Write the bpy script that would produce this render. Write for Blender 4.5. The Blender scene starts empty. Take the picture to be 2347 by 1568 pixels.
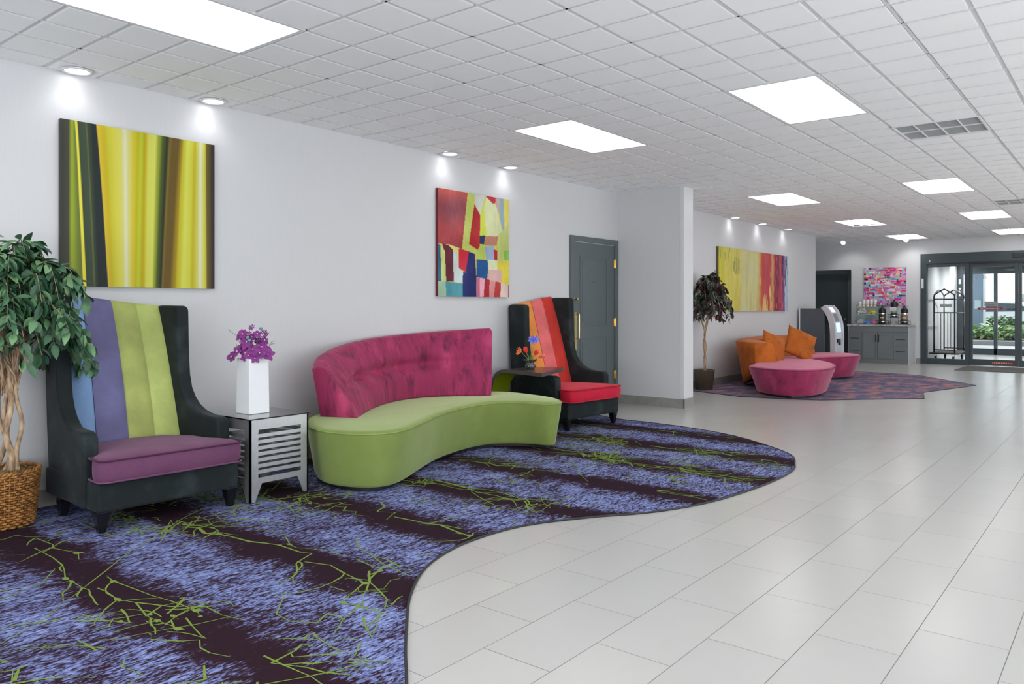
import bpy, bmesh, math, random
from math import sin, cos, pi, sqrt, atan2, hypot
from mathutils import Vector, Matrix, noise
random.seed(7)
scene = bpy.context.scene
COL = scene.collection

# ------------------------------------------------------------------ camera
CX, CZ, CEIL = 5.098, 1.195, 2.633
YAW = 0.6762
cam_data = bpy.data.cameras.new('camera')
cam = bpy.data.objects.new('camera', cam_data)
COL.objects.link(cam)
cam.location = (CX, 0, CZ)
cam.rotation_euler = (pi / 2, 0, YAW)
cam_data.sensor_width = 36.0
cam_data.lens = 1787.3 / 2347 * 36.0
cam_data.shift_y = -(784 - 704.95) / 2347
cam_data.clip_start = 0.05
cam_data.clip_end = 300
scene.camera = cam

# ------------------------------------------------------------------ world, exposure
scene.view_settings.view_transform = 'Standard'
scene.view_settings.look = 'None'
scene.view_settings.exposure = 0.07
scene.view_settings.gamma = 1.0
scene.view_settings.use_curve_mapping = False
scene.cycles.max_bounces = 8
scene.cycles.diffuse_bounces = 6
scene.cycles.glossy_bounces = 3
scene.cycles.transparent_max_bounces = 12
scene.cycles.sample_clamp_indirect = 6
world = bpy.data.worlds.new('World')
scene.world = world
world.use_nodes = True
wn = world.node_tree
wn.nodes['Background'].inputs['Color'].default_value = (0.95, 0.97, 1.0, 1)
wn.nodes['Background'].inputs['Strength'].default_value = 1.8

PANEL_E = 3.8      # troffer emission
SPOT_W = 1.7       # downlight power
FILL_W = 330.0      # power of the fill lights added out of view

def area_light(name, loc, rot, sx, sy, power, color=(1, 1, 1)):
    d = bpy.data.lights.new(name, 'AREA'); d.shape = 'RECTANGLE'; d.size = sx; d.size_y = sy
    d.energy = power; d.color = color
    o = bpy.data.objects.new(name, d); COL.objects.link(o); o.location = loc; o.rotation_euler = rot
    return o
# fill lights added out of view, tilted up to brighten ceiling and walls
area_light('unseen_fill_light', (9.85, 2.0, 1.3), (0, pi / 2 + .95, 0), 2.0, 6.0, FILL_W, (0.95, 0.97, 1.0))
area_light('unseen_fill_light', (9.85, 11.0, 1.3), (0, pi / 2 + .95, 0), 2.0, 8.0, FILL_W * 1.1, (0.95, 0.97, 1.0))
area_light('unseen_fill_light', (4.5, -3.85, 1.3), (pi / 2 + .60, 0, 0), 6.0, 2.0, FILL_W * 1.0, (0.93, 0.96, 1.0))
sun = bpy.data.lights.new('sun', 'SUN'); sun.energy = 1.3; sun.angle = 0.3
so = bpy.data.objects.new('sun', sun); COL.objects.link(so); so.rotation_euler = (0.75, 0.25, 2.9)

# ------------------------------------------------------------------ colours and materials
KE = 0.80
def lin(c):
    c = c / 255.0
    return c / 12.92 if c <= 0.04045 else ((c + 0.055) / 1.055) ** 2.4
def C(r, g, b, k=None):
    k = KE if k is None else k
    return tuple(min(0.93, lin(v) / k) for v in (r, g, b)) + (1.0,)

class NT:
    def __init__(self, name):
        self.m = bpy.data.materials.new(name); self.m.use_nodes = True
        self.t = self.m.node_tree; self.b = self.t.nodes['Principled BSDF']
        self.out = self.t.nodes['Material Output']
    def n(self, typ, **kw):
        nd = self.t.nodes.new(typ)
        for k, v in kw.items():
            if k.startswith('i_'):
                key = k[2:]
                key = int(key) if key.isdigit() else key.replace('_', ' ')
                nd.inputs[key].default_value = v
            else:
                setattr(nd, k, v)
        return nd
    def l(self, a, b): self.t.links.new(a, b)
    def math(self, op, a, b=None, c=None):
        nd = self.n('ShaderNodeMath', operation=op)
        for i, v in enumerate((a, b, c)):
            if v is None: continue
            if hasattr(v, 'links'): self.l(v, nd.inputs[i])
            else: nd.inputs[i].default_value = v
        return nd.outputs[0]
    def mix(self, f, a, b):
        nd = self.n('ShaderNodeMix', data_type='RGBA')
        if hasattr(f, 'links'): self.l(f, nd.inputs[0])
        else: nd.inputs[0].default_value = f
        for i, v in ((6, a), (7, b)):
            if hasattr(v, 'links'): self.l(v, nd.inputs[i])
            else: nd.inputs[i].default_value = v
        return nd.outputs[2]
    def coords(self, scale=(1, 1, 1), kind='Object'):
        tc = self.n('ShaderNodeTexCoord'); mp = self.n('ShaderNodeMapping')
        mp.inputs['Scale'].default_value = scale
        self.l(tc.outputs[kind], mp.inputs['Vector'])
        return mp.outputs[0]
    def noise(self, vec, scale=5, detail=4, rough=0.55, dist=0.0):
        nd = self.n('ShaderNodeTexNoise')
        nd.inputs['Scale'].default_value = scale; nd.inputs['Detail'].default_value = detail
        nd.inputs['Roughness'].default_value = rough; nd.inputs['Distortion'].default_value = dist
        self.l(vec, nd.inputs['Vector'])
        return nd.outputs['Fac']
    def ramp(self, f, stops, interp='LINEAR'):
        nd = self.n('ShaderNodeValToRGB'); cr = nd.color_ramp; cr.interpolation = interp
        while len(cr.elements) < len(stops): cr.elements.new(0.5)
        for e, (p, c) in zip(cr.elements, stops):
            e.position = p; e.color = c if hasattr(c, '__len__') else (c, c, c, 1)
        self.l(f, nd.inputs[0])
        return nd.outputs[0]
    def bump(self, h, strength=0.3, dist=0.01):
        nd = self.n('ShaderNodeBump'); nd.inputs['Strength'].default_value = strength
        nd.inputs['Distance'].default_value = dist
        self.l(h, nd.inputs['Height']); self.l(nd.outputs[0], self.b.inputs['Normal'])

def plain(name, col, rough=0.5, metal=0.0, var=0.04, nscale=30, bump=0.0, spec=None, sheen=0.0):
    a = NT(name); v = a.coords(); f = a.noise(v, nscale, 3)
    dark = tuple(c * (1 - var) for c in col[:3]) + (1,); lt = tuple(min(1, c * (1 + var)) for c in col[:3]) + (1,)
    a.l(a.ramp(f, [(0.3, dark), (0.7, lt)]), a.b.inputs['Base Color'])
    a.b.inputs['Roughness'].default_value = rough; a.b.inputs['Metallic'].default_value = metal
    if spec is not None: a.b.inputs['Specular IOR Level'].default_value = spec
    if sheen: a.b.inputs['Sheen Weight'].default_value = sheen; a.b.inputs['Sheen Roughness'].default_value = 0.4
    if bump: a.bump(f, bump, 0.01)
    return a.m

def velvet(name, col, dark=None, patch=0.0, rough=0.75, sheen=0.35, stretch=(1, 1, 1), tint=None, bump=0.15, flat=False):
    """brushed nap: soft tone patches, and optional dark streaks with their own shape"""
    a = NT(name); v = a.coords(stretch)
    f = a.noise(v, 5, 5, 0.6, 0.1)
    c2 = tint or tuple(min(1, c * 1.25) for c in col[:3]) + (1,)
    c1 = tuple(c * (0.93 if flat else 0.82) for c in col[:3]) + (1,)
    base = a.ramp(f, [(0.3, c1), (0.52, col), (0.75, c2)])
    if dark:
        g = a.noise(v, 9, 6, 0.68, 0.15)
        g = a.ramp(g, [(0.5, 0.0), (0.72, patch)])
        base = a.mix(g, base, dark)
    a.l(base, a.b.inputs['Base Color'])
    a.b.inputs['Roughness'].default_value = rough
    a.b.inputs['Specular IOR Level'].default_value = 0.2
    a.b.inputs['Sheen Weight'].default_value = sheen; a.b.inputs['Sheen Roughness'].default_value = 0.4
    a.b.inputs['Sheen Tint'].default_value = tuple(min(1, c * 1.1 + .30) for c in col[:3]) + (1,)
    w = a.noise(a.coords((1, 1, 1)), 220, 2)
    a.bump(a.math('ADD', a.math('MULTIPLY', w, 0.25), f), bump, 0.01)
    return a.m

def glass(name, tint=(0.93, 0.98, 0.97, 1), refl=1.0):
    a = NT(name); a.t.nodes.remove(a.b)
    tr = a.n('ShaderNodeBsdfTransparent'); tr.inputs[0].default_value = tint
    gl = a.n('ShaderNodeBsdfGlossy'); gl.inputs['Roughness'].default_value = 0.02
    fr = a.n('ShaderNodeFresnel'); fr.inputs[0].default_value = 1.45
    mx = a.n('ShaderNodeMixShader')
    a.l(a.math('MULTIPLY', fr.outputs[0], refl), mx.inputs[0]); a.l(tr.outputs[0], mx.inputs[1]); a.l(gl.outputs[0], mx.inputs[2])
    a.l(mx.outputs[0], a.out.inputs['Surface'])
    return a.m

def emit(name, col, s):
    a = NT(name)
    a.b.inputs['Base Color'].default_value = (0.8, 0.8, 0.8, 1)
    a.b.inputs['Emission Color'].default_value = col; a.b.inputs['Emission Strength'].default_value = s
    return a.m

def attr_mat(name, rough=0.55, bump=0.05):
    a = NT(name); at = a.n('ShaderNodeAttribute', attribute_name='paint')
    f = a.noise(a.coords(), 140, 3)
    hs = a.n('ShaderNodeHueSaturation'); a.l(at.outputs['Color'], hs.inputs['Color'])
    hs.inputs['Value'].default_value = 1.0
    a.l(hs.outputs[0], a.b.inputs['Base Color']); a.b.inputs['Roughness'].default_value = rough
    a.b.inputs['Specular IOR Level'].default_value = 0.3
    a.bump(f, bump, 0.004)
    return a.m

# ------------------------------------------------------------------ mesh helpers
class MB:
    def __init__(self): self.v = []; self.f = []; self.mi = []; self.sm = []
    def add(self, vs, fs, mi=0, smooth=False):
        o = len(self.v); self.v += [tuple(p) for p in vs]
        for f in fs: self.f.append([i + o for i in f]); self.mi.append(mi); self.sm.append(smooth)
        return self
    def box(self, x0, y0, z0, x1, y1, z1, mi=0):
        vs = [(x, y, z) for z in (z0, z1) for y in (y0, y1) for x in (x0, x1)]
        fs = [(0, 2, 3, 1), (4, 5, 7, 6), (0, 1, 5, 4), (2, 6, 7, 3), (0, 4, 6, 2), (1, 3, 7, 5)]
        return self.add(vs, fs, mi)
    def frustum(self, x, y, z0, z1, a0, a1, b0=None, b1=None, dx=0, dy=0, mi=0):
        """tapered square post: half sizes a0 x b0 at z0, a1 x b1 at z1; bottom shifted by dx, dy"""
        b0 = a0 if b0 is None else b0; b1 = a1 if b1 is None else b1
        vs = [(x + dx + sx * a0, y + dy + sy * b0, z0) for sx, sy in ((-1, -1), (1, -1), (1, 1), (-1, 1))] + \
             [(x + sx * a1, y + sy * b1, z1) for sx, sy in ((-1, -1), (1, -1), (1, 1), (-1, 1))]
        fs = [(3, 2, 1, 0), (4, 5, 6, 7)] + [(i, (i + 1) % 4, 4 + (i + 1) % 4, 4 + i) for i in range(4)]
        return self.add(vs, fs, mi)
    def lathe(self, prof, cx=0, cy=0, n=24, mi=0, cap0=True, cap1=True, sx=1, sy=1):
        vs = [(cx + r * cos(2 * pi * k / n) * sx, cy + r * sin(2 * pi * k / n) * sy, z) for r, z in prof for k in range(n)]
        fs = [(j * n + k, j * n + (k + 1) % n, (j + 1) * n + (k + 1) % n, (j + 1) * n + k) for j in range(len(prof) - 1) for k in range(n)]
        self.add(vs, fs, mi, True)
        if cap0: self.add([vs[k] for k in range(n)][::-1], [tuple(range(n))], mi)
        if cap1: self.add(vs[-n:], [tuple(range(n))], mi)
        return self
    def tube(self, path, r, n=8, mi=0, closed=False, caps=True):
        P = [Vector(p) for p in path]; m = len(P)
        R = r if hasattr(r, '__len__') else [r] * m
        vs = []; up = None
        for i in range(m):
            if closed: t = P[(i + 1) % m] - P[i - 1]
            else: t = P[min(i + 1, m - 1)] - P[max(i - 1, 0)]
            if t.length < 1e-9: t = Vector((0, 0, 1))
            t.normalize()
            if up is None:
                up = t.orthogonal().normalized()
            else:
                up = up - t * up.dot(t)
                if up.length < 1e-6: up = t.orthogonal()
                up.normalize()
            w = t.cross(up)
            for k in range(n):
                a = 2 * pi * k / n
                vs.append(tuple(P[i] + (up * cos(a) + w * sin(a)) * R[i]))
        q = m if closed else m - 1
        fs = [(j * n + k, j * n + (k + 1) % n, ((j + 1) % m) * n + (k + 1) % n, ((j + 1) % m) * n + k) for j in range(q) for k in range(n)]
        if caps and not closed: fs += [tuple(range(n))[::-1], tuple((m - 1) * n + k for k in range(n))]
        return self.add(vs, fs, mi, True)
    def prism(self, poly, z0, z1, mi=0, smooth=False):
        n = len(poly)
        vs = [(x, y, z0) for x, y in poly] + [(x, y, z1) for x, y in poly]
        fs = [tuple(range(n))[::-1], tuple(range(n, 2 * n))] + [(i, (i + 1) % n, n + (i + 1) % n, n + i) for i in range(n)]
        return self.add(vs, fs, mi, smooth)
    def prism_xz(self, poly, y0, y1, mi=0):
        n = len(poly)
        vs = [(x, y0, z) for x, z in poly] + [(x, y1, z) for x, z in poly]
        fs = [tuple(range(n)), tuple(range(n, 2 * n))[::-1]] + [(i, n + i, n + (i + 1) % n, (i + 1) % n) for i in range(n)]
        return self.add(vs, fs, mi)
    def rings(self, rings, mi=0, cap0=True, cap1=True, smooth=True):
        n = len(rings[0]); vs = [p for r in rings for p in r]
        fs = [(j * n + k, j * n + (k + 1) % n, (j + 1) * n + (k + 1) % n, (j + 1) * n + k) for j in range(len(rings) - 1) for k in range(n)]
        self.add(vs, fs, mi, smooth)
        if cap0: self.add(rings[0][::-1], [tuple(range(n))], mi, smooth)
        if cap1: self.add(rings[-1], [tuple(range(n))], mi, smooth)
        return self
    def grid(self, P, mi=0, smooth=True):
        """P[i][j] points"""
        n = len(P); m = len(P[0])
        vs = [p for r in P for p in r]
        fs = [(i * m + j, (i + 1) * m + j, (i + 1) * m + j + 1, i * m + j + 1) for i in range(n - 1) for j in range(m - 1)]
        return self.add(vs, fs, mi, smooth)
    def xf(self, M):
        self.v = [tuple(M @ Vector(p)) for p in self.v]; return self
    def obj(self, name, mats, parent=None, bevel=0.0, seg=2, sub=0, loc=None, recalc=True, weld=False):
        me = bpy.data.meshes.new(name)
        me.from_pydata(self.v, [], self.f)
        mats = mats if isinstance(mats, (list, tuple)) else [mats]
        for m in mats: me.materials.append(m)
        me.polygons.foreach_set('material_index', self.mi)
        me.polygons.foreach_set('use_smooth', self.sm)
        if recalc or weld:
            bm = bmesh.new(); bm.from_mesh(me)
            if weld: bmesh.ops.remove_doubles(bm, verts=bm.verts, dist=1e-5)
            if recalc: bmesh.ops.recalc_face_normals(bm, faces=bm.faces)
            bm.to_mesh(me); bm.free()
        me.update()
        o = bpy.data.objects.new(name, me); COL.objects.link(o)
        if parent: o.parent = parent
        if loc: o.location = loc
        if bevel:
            md = o.modifiers.new('bevel', 'BEVEL'); md.width = bevel; md.segments = seg; md.limit_method = 'ANGLE'; md.angle_limit = 0.6
            md.harden_normals = False
            for p in me.polygons: p.use_smooth = True
            wm = o.modifiers.new('wn', 'WEIGHTED_NORMAL'); wm.keep_sharp = True
        if sub:
            md = o.modifiers.new('sub', 'SUBSURF'); md.levels = sub; md.render_levels = sub
            for p in me.polygons: p.use_smooth = True
        return o

def thing(name, label, cat, loc=(0, 0, 0), rz=0.0, group=None):
    o = bpy.data.objects.new(name, None); COL.objects.link(o)
    o.location = loc; o.rotation_euler = (0, 0, rz); o['label'] = label; o['category'] = cat
    o.empty_display_size = 0.1
    if group: o['group'] = group
    return o
def tag(o, label, cat, group=None, kind=None):
    o['label'] = label; o['category'] = cat
    if group: o['group'] = group
    if kind: o['kind'] = kind
    return o
def struct(o, label=None):
    o['kind'] = 'structure'
    if label: o['label'] = label
    return o

def spline(pts, n, closed=False):
    """Catmull-Rom through points of any dimension"""
    m = len(pts); out = []
    segs = m if closed else m - 1
    for i in range(segs):
        if closed: p = [pts[(i + k) % m] for k in (-1, 0, 1, 2)]
        else: p = [pts[max(i - 1, 0)], pts[i], pts[i + 1], pts[min(i + 2, m - 1)]]
        for k in range(n):
            t = k / n
            out.append(tuple(0.5 * ((2 * b) + (-a + c) * t + (2 * a - 5 * b + 4 * c - d) * t * t + (-a + 3 * b - 3 * c + d) * t ** 3) for a, b, c, d in zip(*p)))
    if not closed: out.append(tuple(pts[-1]))
    return out
def resample(pts, n, closed=True):
    P = list(pts) + ([pts[0]] if closed else [])
    L = [0]
    for a, b in zip(P, P[1:]): L.append(L[-1] + math.dist(a, b))
    out = []; j = 0
    for i in range(n):
        s = L[-1] * i / (n if closed else n - 1)
        while j < len(L) - 2 and L[j + 1] < s: j += 1
        t = (s - L[j]) / max(1e-9, L[j + 1] - L[j])
        out.append(tuple(a + (b - a) * t for a, b in zip(P[j], P[j + 1])))
    return out
def offset_poly(pts, d):
    """inward (for counter-clockwise) offset, smoothed"""
    n = len(pts); out = []
    area = sum(pts[i][0] * pts[(i + 1) % n][1] - pts[(i + 1) % n][0] * pts[i][1] for i in range(n))
    s = 1 if area > 0 else -1
    for i in range(n):
        a = pts[i - 2]; b = pts[(i + 2) % n]
        tx, ty = b[0] - a[0], b[1] - a[1]; l = hypot(tx, ty) or 1
        out.append((pts[i][0] - ty / l * d * s, pts[i][1] + tx / l * d * s))
    return out
def inside(pt, poly):
    x, y = pt; c = False; n = len(poly)
    for i in range(n):
        x1, y1 = poly[i]; x2, y2 = poly[i - 1]
        if (y1 > y) != (y2 > y) and x < (x2 - x1) * (y - y1) / (y2 - y1) + x1: c = not c
    return c

# ------------------------------------------------------------------ shared materials
M = {}
M['ceil'] = plain('ceiling_tile', (.93, .93, .935, 1), .9, var=.02, nscale=400, bump=.15)
M['grid'] = plain('ceiling_grid_paint', (.76, .76, .77, 1), .6, var=.01)  # greyed to paint groove shade into the grid; fixture trims share the tone
def wall_mat(name, col):
    a = NT(name); v = a.coords()
    f = a.noise(a.coords((60, 60, 2)), 3, 3)
    lo = tuple(c * .975 for c in col[:3]) + (1,)
    a.l(a.ramp(f, [(.35, lo), (.65, col)]), a.b.inputs['Base Color'])
    a.b.inputs['Roughness'].default_value = .7; a.b.inputs['Specular IOR Level'].default_value = .25
    a.bump(a.noise(a.coords((200, 200, 30)), 3, 2), .12, .002)
    return a.m
M['wall'] = wall_mat('wall_vinyl', (.645, .648, .658, 1))
M['trim'] = plain('white_corner_guard', (.70, .70, .71, 1), .35, var=.01)
M['door'] = plain('slate_door_paint', C(72, 80, 82, .62), .38, var=.03, nscale=12)
M['door_shaded'] = plain('slate_door_paint_shaded', C(50, 58, 62, .62), .4, var=.03, nscale=12)  # recess shadow painted into the slab as a darker slate
M['brass'] = plain('polished_brass', (.80, .60, .25, 1), .22, 1.0)
M['alu_dark'] = plain('dark_bronze_aluminium', C(48, 58, 63, .75), .35, 0.0, var=.03)
M['black'] = plain('black_plastic', (.012, .012, .014, 1), .35)
M['steel'] = plain('brushed_steel', (.62, .63, .64, 1), .28, 1.0, var=.06, nscale=60)
M['chrome'] = plain('chrome', (.8, .8, .82, 1), .12, 1.0)
M['white_gloss'] = plain('white_ceramic', (.80, .81, .83, 1), .18, var=.01)
M['glass'] = glass('clear_glass')
M['pane'] = glass('window_pane', (.95, .98, .985, 1), .8)
M['frost'] = glass('acrylic_case', (.90, .965, .955, 1), .3)

# floor: long stretcher-bond porcelain tiles
def floor_mat():
    a = NT('floor_porcelain_tile')
    tc = a.n('ShaderNodeTexCoord'); sp = a.n('ShaderNodeSeparateXYZ'); a.l(tc.outputs['Object'], sp.inputs[0])
    TW, TL = .2886, .5655
    xx = a.math('ADD', sp.outputs[1], -2.921 - TL / 2 + 60 * TL)
    yy = a.math('ADD', sp.outputs[0], -2.442 + 60 * TW)
    cb = a.n('ShaderNodeCombineXYZ'); a.l(xx, cb.inputs[0]); a.l(yy, cb.inputs[1])
    br = a.n('ShaderNodeTexBrick'); a.l(cb.outputs[0], br.inputs['Vector'])
    br.inputs['Scale'].default_value = 1; br.inputs['Brick Width'].default_value = TL; br.inputs['Row Height'].default_value = TW
    br.inputs['Mortar Size'].default_value = .0017; br.inputs['Mortar Smooth'].default_value = .25; br.inputs['Bias'].default_value = 0
    br.inputs['Color1'].default_value = (.515, .515, .495, 1); br.inputs['Color2'].default_value = (.55, .55, .525, 1)
    br.inputs['Mortar'].default_value = (.19, .185, .175, 1)
    f = a.noise(a.coords((1, 1, 1)), 7, 4, .6)
    c = a.mix(a.math('MULTIPLY', f, .5), br.outputs['Color'], (.505, .49, .47, 1))
    c2 = a.mix(br.outputs['Fac'], c, (.19, .185, .175, 1))
    a.l(c2, a.b.inputs['Base Color'])
    a.b.inputs['Specular IOR Level'].default_value = .5
    a.l(a.math('ADD', a.math('MULTIPLY', br.outputs['Fac'], .4), .23), a.b.inputs['Roughness'])
    h = a.math('MULTIPLY', br.outputs['Fac'], -1.0)
    a.bump(h, .35, .0015)
    return a.m
M['floor'] = floor_mat()
def base_tile_mat():
    a = NT('baseboard_tile'); f = a.noise(a.coords(), 9, 4)
    a.l(a.ramp(f, [(.3, C(126, 124, 120)), (.7, C(140, 138, 134))]), a.b.inputs['Base Color'])
    a.b.inputs['Roughness'].default_value = .45
    return a.m
M['base'] = base_tile_mat()
M['grout'] = plain('grout', C(95, 92, 88), .9)

# ================================================================== ROOM SHELL
X0, X1, Y0, Y1 = 0.0, 10.0, -4.0, 18.45
YB = 8.468
struct(MB().box(-3, Y0, -.1, X1, 30 - 6.8, 0).obj('floor', M['floor']))

# ceiling: 12 inch raised pads between recessed grooves, cells left open for fixtures
CELL = .3048; GX, GY = 2.341, 2.488
troffers = []   # (a0, b0, kind)
for b0 in (-4, 8, 24, 36, 47): troffers.append((-4, b0)); troffers.append((2, b0)); troffers.append((8, b0)); troffers.append((16, b0))
troffers += [(-4, -16), (2, -16), (8, -16), (16, -16)]
vents = [(4, 14), (4, 32)]
taken = set()
for a0, b0 in troffers:
    for i in range(2):
        for j in range(4): taken.add((a0 + i, b0 + j))
for a0, b0 in vents:
    for i in range(2):
        for j in range(2): taken.add((a0 + i, b0 + j))
def build_ceiling():
    mb = MB()
    zt = CEIL + .006
    W, S, D = .0110, .004, .009     # half groove, slope, drop
    for a in range(-18, 25):
        for b in range(-22, 54):
            if (a, b) in taken: continue
            xa, xb = GX + a * CELL + W, GX + (a + 1) * CELL - W
            ya, yb = GY + b * CELL + W, GY + (b + 1) * CELL - W
            if xb < -3 or ya > Y1 - .02 or yb < Y0: continue
            if a < -8 and b < 44: continue
            ya = max(ya, Y0); yb = min(yb, Y1); 
            if b < 44: xa = max(xa, 0.0)
            if xb - xa < .03 or yb - ya < .03: continue
            # main tees between whole tiles sit a touch lower than the scored grooves
            s = S
            vs = [(xa, ya, zt), (xb, ya, zt), (xb, yb, zt), (xa, yb, zt),
                  (xa + s, ya + s, zt - D), (xb - s, ya + s, zt - D), (xb - s, yb - s, zt - D), (xa + s, yb - s, zt - D)]
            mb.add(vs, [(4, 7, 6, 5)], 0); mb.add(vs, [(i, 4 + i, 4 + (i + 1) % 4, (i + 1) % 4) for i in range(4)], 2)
    # back plane with the fixture cells cut out
    for a in range(-18, 26):
        for b in range(-22, 54):
            if (a, b) in taken: continue
            if a < -9 and b < 44: continue
            xa, xb = GX + a * CELL, GX + (a + 1) * CELL
            ya, yb = GY + b * CELL, min(Y1 + .1, GY + (b + 1) * CELL)
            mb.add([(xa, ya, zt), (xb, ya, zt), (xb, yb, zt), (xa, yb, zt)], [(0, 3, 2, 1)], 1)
    # exposed tees every second cell
    for a in range(-18, 26, 2):
        if a < -8: continue
        x = GX + a * CELL; b = -22
        run = None
        for b in range(-22, 54):
            blocked = ((a, b) in taken and (a - 1, b) in taken)
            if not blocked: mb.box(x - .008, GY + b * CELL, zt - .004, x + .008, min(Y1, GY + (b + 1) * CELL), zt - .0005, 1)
    for b in range(-22, 54, 2):
        y = GY + b * CELL
        if y > Y1: continue
        for a in range(-8, 25):
            if (a, b) in taken and (a, b - 1) in taken: continue
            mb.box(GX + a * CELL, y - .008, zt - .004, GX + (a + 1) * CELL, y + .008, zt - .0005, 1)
    # slab above everything
    mb.box(-3.0, Y0 - .2, CEIL + .25, X1 + .2, Y1 + .2, CEIL + .35, 1)
    return mb.obj('ceiling', [M['ceil'], M['grid'], plain('tile_side_shade_grey', (.66, .66, .67, 1), .9, var=.02)], recalc=False)  # tile sides get a greyer colour that paints in the groove shade
struct(build_ceiling())

# walls
HW = CEIL + .3
struct(MB().box(-.15, Y0, 0, 0, 16.2, HW).obj('wall_left', M['wall']))
struct(MB().box(-3.15, 16.2, 0, -3, Y1 + .2, HW).box(-3, 16.05, 0, -.15, 16.2, HW).obj('wall_alcove', M['wall']))
struct(MB().box(0, YB, 0, .905, YB + .235, HW).obj('wall_partition', M['wall']))
# end wall with the recessed door niche and the entrance opening
ew = MB()
ew.box(-3, Y1, 0, -.95, Y1 + .2, HW).box(-.95, Y1, 2.05, .074, Y1 + .2, HW).box(.074, Y1, 0, 1.482, Y1 + .2, HW)
ew.box(1.482, Y1, 2.335, 5.0, Y1 + .2, HW).box(5.0, Y1, 0, X1, Y1 + .2, HW)
ew.box(-.95, Y1 + .42, 0, .25, Y1 + .52, HW).box(.074, Y1 + .2, 0, .25, Y1 + .42, HW).box(-1.1, Y1 + .2, 0, -.95, Y1 + .52, HW).box(-.95, Y1 + .2, 2.05, .074, Y1 + .42, HW)
struct(ew.obj('wall_end', M['wall']))
M['wall_pale'] = wall_mat('pale_wall_paint', (.82, .82, .82, 1))
struct(MB().box(-.2, Y0 - .2, 0, X1, Y0, HW).obj('wall_back', M['wall_pale']))
struct(MB().box(X1, Y0, 0, X1 + .2, Y1, HW).obj('wall_right', M['wall_pale']))
# corner guard on the partition end
struct(MB().box(.905, YB - .004, .115, .911, YB + .24, CEIL - .005).box(.868, YB - .006, .115, .912, YB, CEIL - .005).box(.868, YB + .235, .115, .912, YB + .241, CEIL - .005).obj('trim_1', M['trim'], bevel=.002))

def baseboard(name, segs):
    """segs: (x0,y0,x1,y1,nx,ny) wall runs with outward normal; tiles .29 long with grout gaps"""
    mb = MB()
    for x0, y0, x1, y1, nx, ny in segs:
        L = hypot(x1 - x0, y1 - y0); n = max(1, round(L / .29)); t = .009
        for i in range(n):
            a, b = (i + .004) / n, (i + .996) / n
            xs = sorted((x0 + (x1 - x0) * a, x0 + (x1 - x0) * b)); ys = sorted((y0 + (y1 - y0) * a, y0 + (y1 - y0) * b))
            if nx: xs = sorted((x0 + nx * .0005, x0 + nx * t))
            if ny: ys = sorted((y0 + ny * .0005, y0 + ny * t))
            mb.box(xs[0], ys[0], 0, xs[1], ys[1], .108, 0)
            if nx: mb.box(min(x0, x0 + nx * (t - .002)), ys[0] - .003, 0, max(x0, x0 + nx * (t - .002)), ys[1] + .003, .107, 1)
            if ny: mb.box(xs[0] - .003, min(y0, y0 + ny * (t - .002)), 0, xs[1] + .003, max(y0, y0 + ny * (t - .002)), .107, 1)
    return struct(mb.obj(name, [M['base'], M['grout']]))
baseboard('baseboard_left', [(0, Y0, 0, 7.40, 1, 0), (0, 8.444, 0, YB, 1, 0), (0, YB + .235, 0, 16.2, 1, 0)])
baseboard('baseboard_partition', [(0, YB, .905, YB, 0, -1), (.911, YB, .911, YB + .235, 1, 0), (0, YB + .235, .905, YB + .235, 0, 1)])
baseboard('baseboard_end', [(.074, Y1, .19, Y1, 0, -1), (1.40, Y1, 1.482, Y1, 0, -1), (5.0, Y1, 10, Y1, 0, -1)])

# ------------------------------------------------------------------ doors
def door_left():
    d = thing('door_1', 'slate grey two panel door with brass pull and hinges in left wall', 'door', (0, 7.408, 0)); del d['category']
    d['kind'] = 'structure'
    W, H = 1.030, 2.03
    MB().box(.0, 0, 0, .028, .062, H).box(.0, W - .055, 0, .028, W, H).box(.0, .062, H - .062, .028, W - .055, H).obj('door_frame', M['door'], d, bevel=.003)
    mb = MB(); y0, y1 = .066, W - .059
    mb.box(.001, y0, .012, .010, y1, H - .070)
    # stiles, rails and two raised panels
    def panel(ya, yb, za, zb):
        mb.box(.010, ya, za, .016, ya + .016, zb).box(.010, yb - .016, za, .016, yb, zb)
        mb.box(.010, ya + .016, za, .016, yb - .016, za + .016).box(.010, ya + .016, zb - .016, .016, yb - .016, zb)
        mb.box(.010, ya + .05, za + .05, .0135, yb - .05, zb - .05)
    panel(.20, .80, .16, .84); panel(.20, .80, .97, 1.80)
    mb.obj('door_panel', M['door'], d, bevel=.002)
    p = MB().box(.011, .088, .70, .016, .135, 1.14).obj('pull_plate', M['brass'], d, bevel=.002)
    pts = spline([(.016, .112, .835), (.055, .112, .835), (.062, .112, .85), (.062, .112, 1.10), (.055, .112, 1.115), (.016, .112, 1.115)], 5)
    MB().tube(pts, .007, 8).obj('pull_handle', M['brass'], d)
    MB().lathe([(.026, 0), (.026, .006), (.018, .012), (.015, .03), (.020, .036), (.016, .042)], n=20).xf(Matrix.Translation((.011, .052 + .045, 1.295)) @ Matrix.Rotation(pi / 2, 4, 'Y')).obj('deadbolt_knob', M['brass'], d)
    for z in (.36, 1.01, 1.74):
        MB().lathe([(.007, -.058), (.0075, -.05), (.0075, .05), (.007, .058)], n=10).xf(Matrix.Translation((.0300, W - .055, z))).box(.016, W - .085, z - .048, .019, W - .056, z + .048).obj('hinge', M['brass'], d)
    MB().lathe([(.007, 0), (.007, .004)], n=12).xf(Matrix.Translation((.0136, .49, 1.50)) @ Matrix.Rotation(pi / 2, 4, 'Y')).obj('peephole', M['black'], d)
door_left()
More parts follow.
